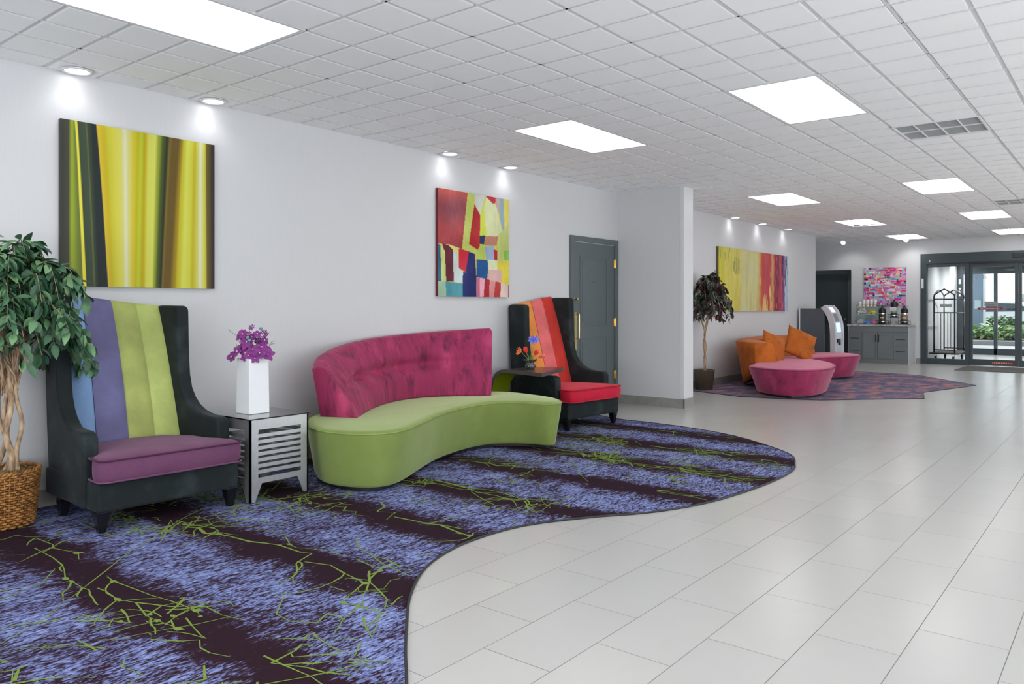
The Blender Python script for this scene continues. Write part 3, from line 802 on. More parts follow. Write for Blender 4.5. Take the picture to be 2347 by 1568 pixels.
# ================================================================== WING CHAIRS
M['vel_black'] = velvet('black_velvet', (.013, .019, .020, 1), rough=.7, sheen=.22, tint=(.035, .045, .048, 1))
M['leg_black'] = plain('black_lacquer_leg', (.006, .006, .007, 1), .15)
def fab(name, r, g, b, **kw): return velvet(name, C(r, g, b), **kw)
def wing_chair(label, loc, rz, stripes, cushion_mat, high):
    """stripes: list of (width, material) from local -Y to +Y; high=-1 when the back is tallest at -Y"""
    t = thing('wing_chair', label, 'armchair', loc, rz)
    V = M['vel_black']
    W = .424; T = .085
    zl, zr = (1.275, 1.205) if high < 0 else (1.225, 1.315)
    def ztop(y):
        u = (y + W) / (2 * W); u = u * u * (3 - 2 * u)
        return zl + (zr - zl) * u
    # seat box under the cushion
    MB().box(-.30, -W + .02, .11, .425, W - .02, .268).obj('seat_frame', V, t, bevel=.018, seg=3)
    # shaped side: arm flowing up into the wing
    def side(s):
        zt = ztop(s * (W - T / 2)) - (.035 if (s > 0) == (high < 0) else .06 if s * high > 0 else .035)
        if s * high > 0: zt = ztop(s * W) - .02
        else: zt = ztop(s * W) - .004
        prof = [(.285, .112), (.290, .30), (.288, .485), (.270, .512), (.235, .522), (.16, .523), (.09, .530), (.03, .548), (-.03, .578), (-.08, .622), (-.118, .68), (-.140, .76), (-.150, .87), (-.155, .98), (-.160, zt - .03), (-.175, zt - .004), (-.20, zt), (-.36, zt + .002), (-.405, zt - .004), (-.42, zt - .03)]
        prof += [(-.40, .80), (-.37, .50), (-.33, .25), (-.30, .112)]
        taper = lambda x: .055 * max(0.0, (.1 - x) / .52)
        mb = MB(); n = len(prof)
        ya = [s * (W - taper(x)) for x, z in prof]; yb = [s * (W - T - taper(x)) for x, z in prof]
        vs = [(x, y, z) for (x, z), y in zip(prof, ya)] + [(x, y, z) for (x, z), y in zip(prof, yb)]
        mb.add(vs, [tuple(range(n)), tuple(range(n, 2 * n))[::-1]] + [(i, (i + 1) % n, n + (i + 1) % n, n + i) for i in range(n)])
        mb.obj('side_panel', V, t, bevel=.020, seg=4)
    side(-1); side(1)
    # back shell
    def bx(z): return -.125 - .245 * max(0, (z - .34)) / .86 - .03 * max(0, (z - 1.0)) ** 1.5
    ny = 14; yi = W - T - .02
    P = []
    for j in range(ny + 1):
        y = -yi + 2 * yi * j / ny; zt = ztop(y) - .008
        P.append([(-.425, y * .96, .13), (-.43, y * .96, .6), (-.435, y * .93, zt - .01), (-.42, y * .93, zt), (bx(zt) - .03, y * .93, zt), (bx(.9) - .045, y, .9), (bx(.2) - .03, y, .2)])
    mb = MB(); mb.rings([[p for p in col] for col in P], smooth=True); mb.obj('back_shell', V, t, bevel=.006)
    # upright channels of the back
    tot = sum(w for w, _, _ in stripes); y = -(W - T - .004); full = 2 * (W - T - .004)
    for w, m, puff in stripes:
        y0, y1 = y, y + w / tot * full; y = y1
        nz, nk = 26, 9; G = []
        for i in range(nz + 1):
            v = i / nz; row = []
            for k in range(nk + 1):
                u = k / nk; yy = y0 + (y1 - y0) * u
                sway = .014 * sin(pi * v) * (1 if high < 0 else -1) * .5
                z = .33 + (ztop(yy) - .006 - .33) * v
                sh = 1 - .075 * v
                b = (1 - (2 * u - 1) ** 4) * .012 + .010 * sin(pi * v) + (-.012 if v > .985 else 0)
                row.append((bx(z) + b + puff, yy * sh + sway, z))
            G.append(row)
        G.append([(x - .03, yy, z + .002) for x, yy, z in G[-1]])
        MB().grid(G).obj('back_channel', m, t)
    # T shaped seat cushion
    ol = [(-.15, -.33), (.290, -.33), (.300, -.400), (.455, -.406), (.470, -.392), (.470, .392), (.455, .406), (.300, .400), (.290, .33), (-.15, .33)]
    mb = MB(); R = []
    for dz, off in ((.262, .018), (.270, .004), (.30, -.004), (.34, -.006), (.375, -.003), (.392, .004)):
        R.append([(px - (off if px > 0 else -off) , py * (1 - off / .43), dz + (.004 * (1 - (py / .43) ** 2) if dz > .35 else 0)) for px, py in ol])
    mb.rings(R, cap1=False)
    # crowned top
    cx0, cy0 = .14, 0
    prev = R[-1]
    for k, (f, dz) in enumerate(((.93, .008), (.75, .017), (.45, .022), (.1, .024))):
        ring = [(cx0 + (px - cx0) * f, cy0 + (py - cy0) * f, .392 + dz) for px, py, _ in R[-1]]
        mb.rings([prev, ring], cap0=False, cap1=(k == 3)); prev = ring
    c = mb.obj('seat_cushion', cushion_mat, t, weld=True, sub=1)
    pl = resample([(px, py) for px, py in ol], 60)
    pm = cushion_mat
    MB().tube([(px * 1.003, py * 1.004, .388) for px, py in pl], .0055, 6, closed=True).obj('piping', stripes[0][1] if False else M['pipe_' + cushion_mat.name], c)
    MB().tube([(px * 1.0, py * 1.002, .276) for px, py in pl], .005, 6, closed=True).obj('piping', cushion_mat, c)
    for sx, sy in ((.375, -.368), (.375, .368), (-.12, -.365), (-.12, .365)):
        MB().frustum(sx, sy, 0.001, .112, .0175, .036, dx=(.006 if sx > 0 else -.02)).obj('leg', M['leg_black'], t, bevel=.004)
    return t
cm1 = fab('plum_velvet', 102, 62, 90, stretch=(1, 1, 1)); M['pipe_plum_velvet'] = fab('plum_piping', 70, 34, 60)
cm2 = fab('cherry_velvet', 186, 26, 52, stretch=(1, 1, 1)); M['pipe_cherry_velvet'] = fab('cherry_piping', 150, 14, 34)
st1 = [(.21, fab('dusty_blue_velvet', 104, 132, 168), .004), (.265, fab('lavender_velvet', 92, 90, 124), .010), (.235, fab('moss_lime_velvet', 146, 154, 88), .002), (.25, fab('pale_lime_velvet', 160, 172, 100), 0)]
st2 = [(.14, fab('ochre_velvet', 200, 130, 60), .004), (.20, fab('orange_velvet', 206, 128, 62), .006), (.235, fab('salmon_velvet', 200, 98, 98), .010), (.25, fab('red_velvet', 178, 50, 42), .002)]
wing_chair('tall black wing chair with blue, purple and lime striped back and plum seat', (.462, 2.230, .006), -.026, st1, cm1, -1)
wing_chair('tall black wing chair with orange, pink and red striped back and red seat', (.462, 6.60, .006), -.095, st2, cm2, 1)

# ================================================================== GREEN CURVED SOFA
M['lime_wool'] = velvet('lime_microsuede', C(116, 131, 68), rough=.85, sheen=1.0, tint=C(121, 137, 74), bump=.05, flat=True)
M['lime_pipe'] = velvet('lime_piping', C(132, 148, 82), rough=.85)
M['magenta'] = velvet('magenta_velvet', C(140, 44, 80), dark=C(70, 30, 50), patch=.9, stretch=(1.6, 1.6, .28), tint=C(172, 62, 100), bump=.3, sheen=.45)
M['pink'] = velvet('pink_velvet', C(142, 44, 80), dark=C(74, 28, 48), patch=.7, stretch=(1, 1, .6), tint=C(166, 62, 100), sheen=1.0)
M['orange'] = velvet('orange_velvet_streaked', C(168, 88, 28), dark=C(90, 54, 30), patch=.7, stretch=(1, 1, .5), tint=C(184, 102, 40), sheen=.35)

def seat_blob(outline, zr, zc, base_in, mat, pipe, t, name='seat', n=150, plinth=True):
    pts = resample(spline(outline, 10, True), n)
    for _ in range(2): pts = [tuple((a + 2 * b + c) / 4 for a, b, c in zip(pts[i - 1], pts[i], pts[(i + 1) % n])) for i in range(n)]
    R = []
    prof = [(.030, base_in + .03), (.034, base_in + .008), (.05, base_in), (.14, base_in * .72), (.24, base_in * .38), (zr - .07, base_in * .12), (zr - .03, .004), (zr - .012, .0), (zr, .006), (zr + .010, .022), (zr + .016, .055)]
    for z, d in prof: R.append([(x, y, z) for x, y in offset_poly(pts, d)])
    mb = MB(); mb.rings(R, cap1=False)
    mb.add(R[-1], [tuple(range(n))], 0, True)
    o = mb.obj(name, mat, t, weld=True)
    if pipe: MB().tube([(x, y, zr - .002) for x, y in offset_poly(pts, -.001)], .0045, 6, closed=True).obj('piping', pipe, o)
    if plinth:
        MB().prism([p for p in offset_poly(pts, base_in + .05)], .004, .031).obj('plinth', M['black'], t)
    return pts
def sofa_back(ctrl, t, mat, lean_out, tufts, nseg=96, name='backrest', seam=None):
    """ctrl rows: (front base x,y, rear base x,y, front top x,y, rear top x,y, z base, z top)"""
    rows = spline(ctrl, max(1, nseg // (len(ctrl) - 1)))
    R = []
    n = len(rows)
    # arclength for tuft spacing
    for i, r in enumerate(rows):
        fbx, fby, rbx, rby, ftx, fty, rtx, rty, zb, zt, zrb = r
        u = i / (n - 1)
        ring = []; nv = 36
        nx, ny = fbx - rbx, fby - rby; l = hypot(nx, ny); nx, ny = nx / l, ny / l
        for k in range(nv + 1):
            v = k / nv
            x = fbx + (ftx - fbx) * v; y = fby + (fty - fby) * v; z = zb + (zt - zb) * v
            b = .045 * sin(pi * v) ** .8
            for tu, tv in tufts:
                du = (u - tu) * 17; dv = (v - tv) * 7
                b -= .062 * math.exp(-(du * du + dv * dv) * 1.2)
            if tufts:
                b -= .026 * math.exp(-((v - .52) * 13) ** 2)
                b += .006 * noise.noise(Vector((u * 30, v * 1.6, 1.0))) * sin(pi * v)
            b *= min(1.0, u * 7 + .15, (1 - u) * 9 + .2)
            ring.append((x + nx * b, y + ny * b, z))
        # rounded top then rear
        for a in (.25, .5, .75):
            ring.append((ftx + (rtx - ftx) * a, fty + (rty - fty) * a, zt + .016 * sin(pi * a)))
        for v in (1.0, .75, .5, .25, 0.0):
            ring.append((rbx + (rtx - rbx) * v, rby + (rty - rby) * v, zrb + (zt - zrb) * v - (.004 if v == 1 else 0)))
        R.append(ring)
    # soften the two ends
    def pull(ring, q, f):
        c = [sum(p[k] for p in ring) / len(ring) for k in range(3)]
        return [tuple(c[k] + (p[k] - c[k]) * (1 - f) + q[k] for k in range(3)) for p in ring]
    d0 = Vector(R[0][0]) - Vector(R[2][0]); d0.normalize(); d1 = Vector(R[-1][0]) - Vector(R[-3][0]); d1.normalize()
    A = [pull(R[0], d0 * .014, .10), pull(R[0], d0 * .010, .04)]
    B = [pull(R[-1], d1 * .010, .04), pull(R[-1], d1 * .014, .10)]
    mb = MB(); mb.rings(A + R + B)
    return mb.obj(name, mat, t, weld=True), R

sofa = thing('curved_sofa', 'kidney shaped lime green sofa with magenta tufted backrest', 'sofa', (0, 0, .006))
s1 = [(.70, 3.27), (.93, 3.185), (1.14, 3.20), (1.31, 3.29), (1.365, 3.46), (1.30, 3.66), (1.15, 3.95), (.98, 4.30), (.875, 4.68), (.87, 4.98), (.99, 5.13), (1.14, 5.20), (1.27, 5.22), (1.33, 5.31), (1.27, 5.45), (1.09, 5.60), (.82, 5.68), (.50, 5.71), (.26, 5.56), (.12, 5.20), (.06, 4.75), (.09, 4.30), (.19, 3.90), (.40, 3.50)]
seat_blob(s1, .385, .415, .05, M['lime_wool'], M['lime_pipe'], sofa)
# rows: front base, rear base, front top, rear top, zbase, ztop, z rear base
bk = [(.755, 3.655, .485, 3.535, .545, 3.535, .445, 3.49, .395, .745, .395),
      (.600, 3.85, .30, 3.72, .38, 3.72, .29, 3.66, .40, .822, .40),
      (.440, 4.09, .17, 3.98, .245, 3.99, .155, 3.95, .405, .878, .40),
      (.275, 4.42, .07, 4.36, .150, 4.37, .055, 4.35, .405, .918, .40),
      (.225, 4.78, .04, 4.78, .125, 4.78, .030, 4.80, .405, .942, .40),
      (.355, 5.06, .10, 5.18, .205, 5.18, .115, 5.25, .405, .962, .40),
      (.600, 5.29, .38, 5.49, .465, 5.46, .385, 5.53, .395, .984, .395)]
sofa_back(bk, sofa, M['magenta'], 0, [(.30, .5), (.44, .5), (.58, .52), (.72, .54)])

# ================================================================== PINK SOFA BEHIND
sofa2 = thing('curved_sofa', 'pink curved sofa with two rounded seat lobes and orange backrest', 'sofa', (0, 0, .006))
s2 = [(.80, 10.95), (.86, 10.55), (1.12, 10.25), (1.45, 10.10), (1.70, 10.13), (1.86, 10.38), (1.90, 10.75), (1.84, 11.2), (1.68, 11.7), (1.42, 12.15), (1.16, 12.45), (1.06, 12.75), (1.14, 13.05), (1.34, 13.40), (1.44, 13.75), (1.40, 14.15), (1.20, 14.45), (.92, 14.55), (.62, 14.35), (.42, 13.9), (.32, 13.2), (.32, 12.4), (.44, 11.7), (.64, 11.25)]
seat_blob(s2, .37, .395, .105, M['pink'], fab('dark_pink_piping', 110, 40, 76), sofa2)
bk2 = [(.975, 11.33, .735, 11.10, .93, 11.30, .735, 11.08, .38, .655, .30),
       (.80, 11.60, .40, 11.50, .72, 11.56, .36, 11.32, .38, .675, .03),
       (.66, 12.00, .36, 12.00, .58, 11.95, .20, 11.90, .38, .70, .03),
       (.58, 12.60, .26, 12.60, .50, 12.60, .13, 12.60, .38, .705, .03),
       (.60, 13.20, .27, 13.3, .52, 13.22, .14, 13.3, .38, .70, .03),
       (.76, 13.75, .42, 13.95, .68, 13.82, .30, 14.0, .38, .69, .10)]
sofa_back(bk2, sofa2, M['orange'], 0, [])

def pillow(label, loc, rot, s, th=.15, seed=1):
    rnd = random.Random(seed); n = 22; top = []; bot = []
    for i in range(n + 1):
        ra = []; rb = []
        for j in range(n + 1):
            u, v = 2 * i / n - 1, 2 * j / n - 1
            p = ((1 - u ** 2) * (1 - v ** 2)) ** .42
            pin = 1 - .09 * (1 - abs(u * v)) * (abs(u) ** 3 + abs(v) ** 3) * .8
            w = .012 * noise.noise(Vector((u * 2.4 + seed, v * 2.4, seed)))
            x, y = u * s / 2 * pin, v * s / 2 * pin
            ra.append((x, y, th / 2 * p + w)); rb.append((x, y, -th / 2 * p + w))
        top.append(ra); bot.append(rb)
    mb = MB(); mb.grid(top); mb.grid([r[::-1] for r in bot])
    o = mb.obj('throw_pillow', M['orange'], weld=True)
    o.location = loc; o.rotation_euler = rot
    return tag(o, label, 'pillow', 'orange throw pillows')
pillow('orange throw pillow seen edge on, tucked behind the sofa arm end', (.78, 11.74, .575), (1.28, .35, 1.15), .46, .15, 2)
pillow('large square orange throw pillow leaning on the pink sofa', (.95, 12.42, .615), (1.12, .42, .72), .50, .16, 5)

# ================================================================== SIDE TABLE WITH SLATTED SIDES
def slat_table(label, loc, rz, w, d, h):
    """w along local Y, d along local X (front at x=d)"""
    t = thing('side_table', label, 'side table', loc, rz)
    S = M['steel']; tk = .012; H = h - .008
    def face(axis, pos, L, name='slatted_side'):
        mb = MB(); lw = .058
        def bx(a0, z0, a1, z1):
            if axis == 'x': mb.box(pos, a0, z0, pos + tk, a1, z1)
            else: mb.box(a0, pos, z0, a1, pos + tk, z1)
        bx(0, H - .062, L, H)                      # top apron
        bx(0, .115, lw, H - .062); bx(L - lw, .115, L, H - .062)
        bx(lw, .115, L - lw, .150)
        k = 8; zlo, zhi = .150, H - .062
        pitch = (zhi - zlo) / k
        for i in range(k - 1):
            z = zlo + pitch * (i + 1)
            bx(lw, z - .012, L - lw, z + .010)
        # splayed feet
        for sgn, a in ((1, 0), (-1, L)):
            pl = [(a, .006), (a + sgn * .036, .006), (a + sgn * .084, .115), (a, .115)]
            if axis == 'x':
                vs = [(pos, p, z) for p, z in pl] + [(pos + tk, p, z) for p, z in pl]
            else:
                vs = [(p, pos, z) for p, z in pl] + [(p, pos + tk, z) for p, z in pl]
            mb.add(vs, [(0, 1, 2, 3), (7, 6, 5, 4)] + [(i, 4 + i, 4 + (i + 1) % 4, (i + 1) % 4) for i in range(4)])
        mb.obj(name, S, t)
    face('x', d - tk, w); face('x', 0, w); face('y', 0, d); face('y', w - tk, d)
    MB().box(-.006, -.006, h - .0078, d + .006, w + .006, h).obj('glass_top', glass('green_edged_glass', (.78, .93, .88, 1), 1.6), t, bevel=.0015)
    MB().box(.004, .004, h - .012, d - .004, w - .004, h - .0082).obj('added_sheen_plate', plain('pale_reflection_plate', (.50, .54, .54, 1), .35), t)  # plate added under the glass to imitate its pale reflection
    for x in (.02, d - .02):
        for y in (.02, w - .02): MB().lathe([(.010, .0), (.010, .007)], x, y, 10).obj('glide', M['black'], t)
    return t
M['steel'] = plain('brushed_steel_2', (.50, .51, .52, 1), .36, .85, var=.05, nscale=50)
slat_table('silver slatted side table with glass top between striped chair and green sofa', (.455, 2.680, .006), 0, .425, .465, .513)

# vase and orchids
VX, VY, VZ = .665, 2.865, .520
def vase():
    t = thing('square_vase', 'tall white square ceramic vase on the glass side table', 'vase', (VX, VY, VZ), 0)
    mb = MB(); a0, a1, h = .074, .070, .350
    R = []
    for z, a in ((0, a0 - .003), (.003, a0), (h, a1), (h, a1 - .008), (.05, a0 - .012)):
        R.append([(sx * a, sy * a, z) for sx, sy in ((-1, -1), (1, -1), (1, 1), (-1, 1))])
    mb.rings(R, smooth=False); mb.obj('vase_body', M['white_gloss'], t, bevel=.003)
vase()
def petal_mesh(mb, M4, L, W, cup, mi=0):
    n = 6; G = []
    for i in range(n + 1):
        v = i / n; w = W * sin(pi * min(1, v * .93 + .06)) ** .7; row = []
        for j in range(5):
            u = j / 2 - 1
            row.append(tuple(M4 @ Vector((u * w, v * L, cup * (v * v * .6 + u * u * .35) * L))))
        G.append(row)
    mb.grid(G, mi)
orch = attr = None
def orchid_mat(name, c1, c2):
    a = NT(name); f = a.noise(a.coords(), 60, 3)
    a.l(a.ramp(f, [(.3, c1), (.7, c2)]), a.b.inputs['Base Color']); a.b.inputs['Roughness'].default_value = .6
    a.b.inputs['Subsurface Weight'].default_value = 0; a.b.inputs['Sheen Weight'].default_value = .3
    return a.m
OM = orchid_mat('orchid_petal', C(92, 18, 92), C(136, 42, 132)); WM_ = plain('white_stamen', (.85, .8, .85, 1), .5); STM = plain('grey_green_stem', C(90, 116, 110), .7); BUD = plain('blue_green_berry', C(100, 134, 138), .6)
def look(nrm):
    nrm = Vector(nrm).normalized(); return nrm.to_track_quat('Z', 'Y').to_matrix().to_4x4()
def orchids():
    t = thing('orchid_bouquet', 'bunch of purple artificial orchids in the white square vase', 'flowers', (VX, VY, VZ + .34), 0)
    rnd = random.Random(4)
    # camera-facing side is (+x,-y)
    R0 = Vector((.78, .626, 0)); F0 = Vector((.626, -.78, 0))
    def at(r, z, f=0.0): return R0 * r + F0 * f + Vector((0, 0, z))
    heads = [(-.118, .022, .05, .042), (-.078, .055, .06, .042), (-.045, .075, .05, .046), (-.020, .115, .055, .052), (-.070, .155, .02, .042), (-.050, .165, .04, .042),
             (.035, .165, .02, .030), (.020, .070, .06, .040), (.062, .045, .06, .046), (.105, .035, .03, .048), (.070, .085, .04, .036), (.000, .030, .07, .040), (.040, .015, .08, .040), (-.03, .018, .06, .035), (.075, .125, .0, .026), (-.005, .145, .0, .035), (.03, .12, -.02, .034), (-.01, .06, -.05, .045), (.05, .07, -.05, .04)]
    for i, (r, z, f, L) in enumerate(heads):
        p = at(r, z, f); d = (F0 * .8 + R0 * (r * 5) + Vector((0, 0, .15 + rnd.uniform(-.2, .4)))).normalized()
        B = Matrix.Translation(p) @ look(d) @ Matrix.Rotation(rnd.uniform(0, 6), 4, 'Z')
        mb = MB()
        for k in range(5):
            petal_mesh(mb, B @ Matrix.Rotation(k * 2 * pi / 5 + rnd.uniform(-.1, .1), 4, 'Z'), L * rnd.uniform(.85, 1.05), L * (.46 if k % 2 else .34), rnd.uniform(-.1, .35))
        fl = mb.obj('orchid_flower', OM, t, recalc=False)
        MB().lathe([(.0012, 0), (.0045, .003), (.0045, .007), (.001, .010)], n=8).xf(B).obj('flower_centre', WM_, fl)
    # small star flowers and berries
    for i in range(12):
        p = at(rnd.choice((rnd.uniform(-.02, .03), rnd.uniform(.06, .098))), rnd.uniform(.10, .225), rnd.uniform(-.01, .05))
        if p.z > .18: p = at(rnd.uniform(-.045, .02), p.z, .02)
        B = Matrix.Translation(p) @ look(F0 + Vector((rnd.uniform(-.5, .5), rnd.uniform(-.5, .5), .4))) @ Matrix.Rotation(rnd.uniform(0, 6), 4, 'Z'); mb = MB()
        for k in range(6): petal_mesh(mb, B @ Matrix.Rotation(k * pi / 3, 4, 'Z'), .019, .0035, .3)
        fl = mb.obj('star_flower', OM, t, recalc=False)
        MB().lathe([(.001, 0), (.003, .002), (.001, .005)], n=6).xf(B).obj('flower_centre', WM_, fl)
    for r, z, f in ((-.008, .145, .075), (.004, .128, .08), (.052, .200, .0)):
        p = at(r, z, f)
        MB().lathe([(.001, -.010), (.009, -.006), (.012, 0), (.009, .007), (.001, .010)], n=12).xf(Matrix.Translation(p)).obj('berry', BUD, t)
        MB().tube([p, at(r * .5, .0, 0)], .0015, 5).obj('stem', STM, t)
    for pts in ([(-.01, .0), (-.075, .09), (-.10, .145), (-.135, .175), (-.158, .195)], [(.05, .0), (.095, .055), (.105, .09), (.122, .115), (.140, .122)], [(-.04, .0), (-.09, .065), (-.103, .085), (-.104, .10)], [(.105, .09), (.118, .10), (.138, .103)]):
        MB().tube(spline([tuple(at(r, z)) for r, z in pts], 4), .0018, 5).obj('twig', STM, t)
    mb = MB()
    for k in range(8):
        mb.tube([tuple(at(rnd.uniform(-.05, .05), .10 + rnd.uniform(0, .06), rnd.uniform(-.02, .03))), (rnd.uniform(-.02, .02), rnd.uniform(-.02, .02), -.18)], .0016, 5)
    mb.obj('stem', STM, t)
orchids()

# ================================================================== C SHAPED TABLE WITH TULIPS
def c_table():
    t = thing('cantilever_table', 'dark curved cantilever side table with olive inside, between sofa and red chair', 'side table', (0, 0, .006), 0)
    # centre line in x,z ; slab swept between two edge curves (near edge, far edge)
    prof = spline([(.90, .578), (.62, .578), (.36, .575), (.235, .555), (.15, .49), (.105, .38), (.10, .24), (.14, .12), (.235, .045), (.36, .020), (.76, .020)], 6)
    def ynear(x): return 5.89 - .23 * (x - .10) / .80
    def yfar(x): return 6.16 + .16 * min(1, max(0, (x - .1) / .5))
    n = len(prof); th = .034
    outer = []; inner = []
    for i, (x, z) in enumerate(prof):
        a = prof[max(i - 1, 0)]; b = prof[min(i + 1, n - 1)]; tx, tz = b[0] - a[0], b[1] - a[1]; l = hypot(tx, tz); nx, nz = tz / l, -tx / l
        outer.append((x + nx * th / 2, z + nz * th / 2)); inner.append((x - nx * th / 2, z - nz * th / 2))
    def shift(x, z):   # far tip of the top slants back, base narrower
        return 0
    top = MB(); o = []
    for (ax, az), (bx, bz) in zip(outer, inner):
        low = az < .25
        yn = 5.89 if az <= .4 else ynear(ax)
        yf = yfar(ax)
        if low and ax > .3: yn = 5.87
        o.append((ax, az, bx, bz, yn, yf))
    # which side is outside: the convex one (towards the wall / top)
    so = 1 if outer[0][1] > inner[0][1] else 0
    def fx(x, k): return x - max(0, x - .40) * .22 * k
    G1 = [[(fx(a[0], k), y, a[1]) for k, y in enumerate((a[4], (a[4] + a[5]) / 2, a[5]))] for a in o]
    G2 = [[(fx(a[2], k), y, a[3]) for k, y in enumerate((a[4], (a[4] + a[5]) / 2, a[5]))] for a in o]
    outG, inG = (G1, G2) if so else (G2, G1)
    mb = MB(); mb.grid(outG); mb.grid([[a[0], b[0]] for a, b in zip(outG, inG)]); mb.grid([[a[2], b[2]] for a, b in zip(outG, inG)])
    mb.grid([outG[0], inG[0]]); mb.grid([outG[-1], inG[-1]])
    mb.obj('curved_shell', plain('dark_pewter_laminate', C(84, 76, 74), .25, .3, var=.05), t, recalc=False)
    MB().grid(inG).obj('inner_lining', plain('olive_laminate', C(112, 122, 10), .4), t, recalc=False)
    return t
c_table()
PX, PY, PZ = .545, 5.955, .6025
def tulips():
    g = plain('pewter_glaze', (.10, .105, .105, 1), .22, .5, var=.1)
    t = thing('small_pot', 'small dark ribbed pot with frilled rim on the cantilever table', 'flower pot', (PX, PY, PZ), 0)
    mb = MB(); n = 40; R = []
    for z, r, rib in ((0, .028, 0), (.003, .034, .04), (.02, .046, .07), (.038, .047, .07), (.052, .036, .05), (.060, .032, .03), (.072, .040, .08), (.084, .052, .14), (.090, .060, .2), (.086, .050, .15), (.070, .030, .03), (.05, .026, 0)):
        R.append([(r * (1 + rib * sin(k * 2 * pi / n * (12 if z < .06 else 7))) * cos(k * 2 * pi / n), r * (1 + rib * sin(k * 2 * pi / n * (12 if z < .06 else 7))) * sin(k * 2 * pi / n), z + (.006 * cos(k * 2 * pi / n * 7) if z > .08 else 0)) for k in range(n)])
    mb.rings(R); mb.obj('pot_body', g, t)
    b = thing('tulip_bunch', 'red tulips with one blue iris in the small dark pot', 'flowers', (PX, PY, PZ + .05), 0)
    R0 = Vector((.78, .626, 0)); F0 = Vector((.626, -.78, 0))
    def at(r, z, f=0.0): return R0 * r + F0 * f + Vector((0, 0, z))
    GS = plain('tulip_stem', C(110, 130, 60), .6)
    red = orchid_mat('tulip_red', C(190, 24, 18), C(222, 60, 30)); pnk = orchid_mat('tulip_coral', C(214, 50, 50), C(236, 120, 110)); org = orchid_mat('tulip_flame', C(226, 70, 24), C(240, 150, 60)); blu = orchid_mat('iris_blue', C(70, 80, 190), C(130, 140, 226))
    def head(p, d, L, W, m, n, cup, name):
        B = Matrix.Translation(p) @ look(d); mb = MB()
        for k in range(n):
            Rz = Matrix.Rotation(k * 2 * pi / n, 4, 'Z'); Tl = Matrix.Rotation(cup, 4, 'X')
            petal_mesh(mb, B @ Rz @ Tl, L, W, .3)
        mb.obj(name, m, b, recalc=False)
        MB().tube(spline([tuple(at(0, 0)), tuple((p + at(0, 0)) * .5 + at(0, .01)), tuple(p)], 4), .0028, 6).obj('stem', GS, b)
    head(at(-.085, .115), -R0 + Vector((0, 0, .4)) + F0 * .5, .055, .011, org, 8, .5, 'flame_flower')
    head(at(-.035, .105), Vector((0, 0, 1)) - R0 * .3, .062, .026, red, 6, 1.15, 'tulip_flower')
    head(at(.045, .085), Vector((0, 0, 1)) + R0 * .5, .052, .024, red, 6, 1.1, 'tulip_flower')
    head(at(.085, .065), Vector((0, 0, .25)) + R0, .060, .020, pnk, 6, 1.15, 'tulip_flower')
    head(at(.020, .225), F0 + Vector((0, 0, .4)), .052, .012, blu, 7, .2, 'iris_flower')
    head(at(.050, .235), F0 + R0, .042, .012, blu, 6, .1, 'iris_flower')
    mb = MB()
    for r in (-.03, .03, .0): petal_mesh(mb, Matrix.Translation(at(r * .4, 0)) @ look(F0 + R0 * r * 10) , .085, .007, .2)
    mb.obj('tulip_leaf', GS, b, recalc=False)
tulips()

# ================================================================== POTTED FICUS TREES
def leaf(mb, p, d, nrm, L, W, mi):
    d = d.normalized(); w = d.cross(nrm)
    if w.length < 1e-3: w = d.orthogonal()
    w.normalize(); up = w.cross(d)
    prof = ((0, .10), (.22, .78), (.5, 1.0), (.78, .62), (1.0, .02))
    vs = []
    for t, k in prof:
        c = p + d * (L * t) - up * (L * .22 * t * t)
        vs += [tuple(c - w * (W * .5 * k) + up * (W * .22 * k)), tuple(c), tuple(c + w * (W * .5 * k) + up * (W * .22 * k))]
    fs = []
    for i in range(len(prof) - 1):
        a = i * 3; fs += [(a, a + 1, a + 4, a + 3), (a + 1, a + 2, a + 5, a + 4)]
    mb.add(vs, fs, mi, True)
def leaf_mat(name, c1, c2, rough=.38):
    a = NT(name); f = a.noise(a.coords(), 22, 3)
    a.l(a.ramp(f, [(.3, c1), (.7, c2)]), a.b.inputs['Base Color']); a.b.inputs['Roughness'].default_value = rough
    a.b.inputs['Specular IOR Level'].default_value = .45
    return a.m
bark = NT('ficus_bark'); bf = bark.noise(bark.coords((1, 1, .35)), 40, 4)
bark.l(bark.ramp(bf, [(.35, C(120, 96, 74)), (.6, C(176, 150, 120)), (.8, C(200, 176, 146))]), bark.b.inputs['Base Color']); bark.b.inputs['Roughness'].default_value = .75; bark.bump(bf, .4, .006)
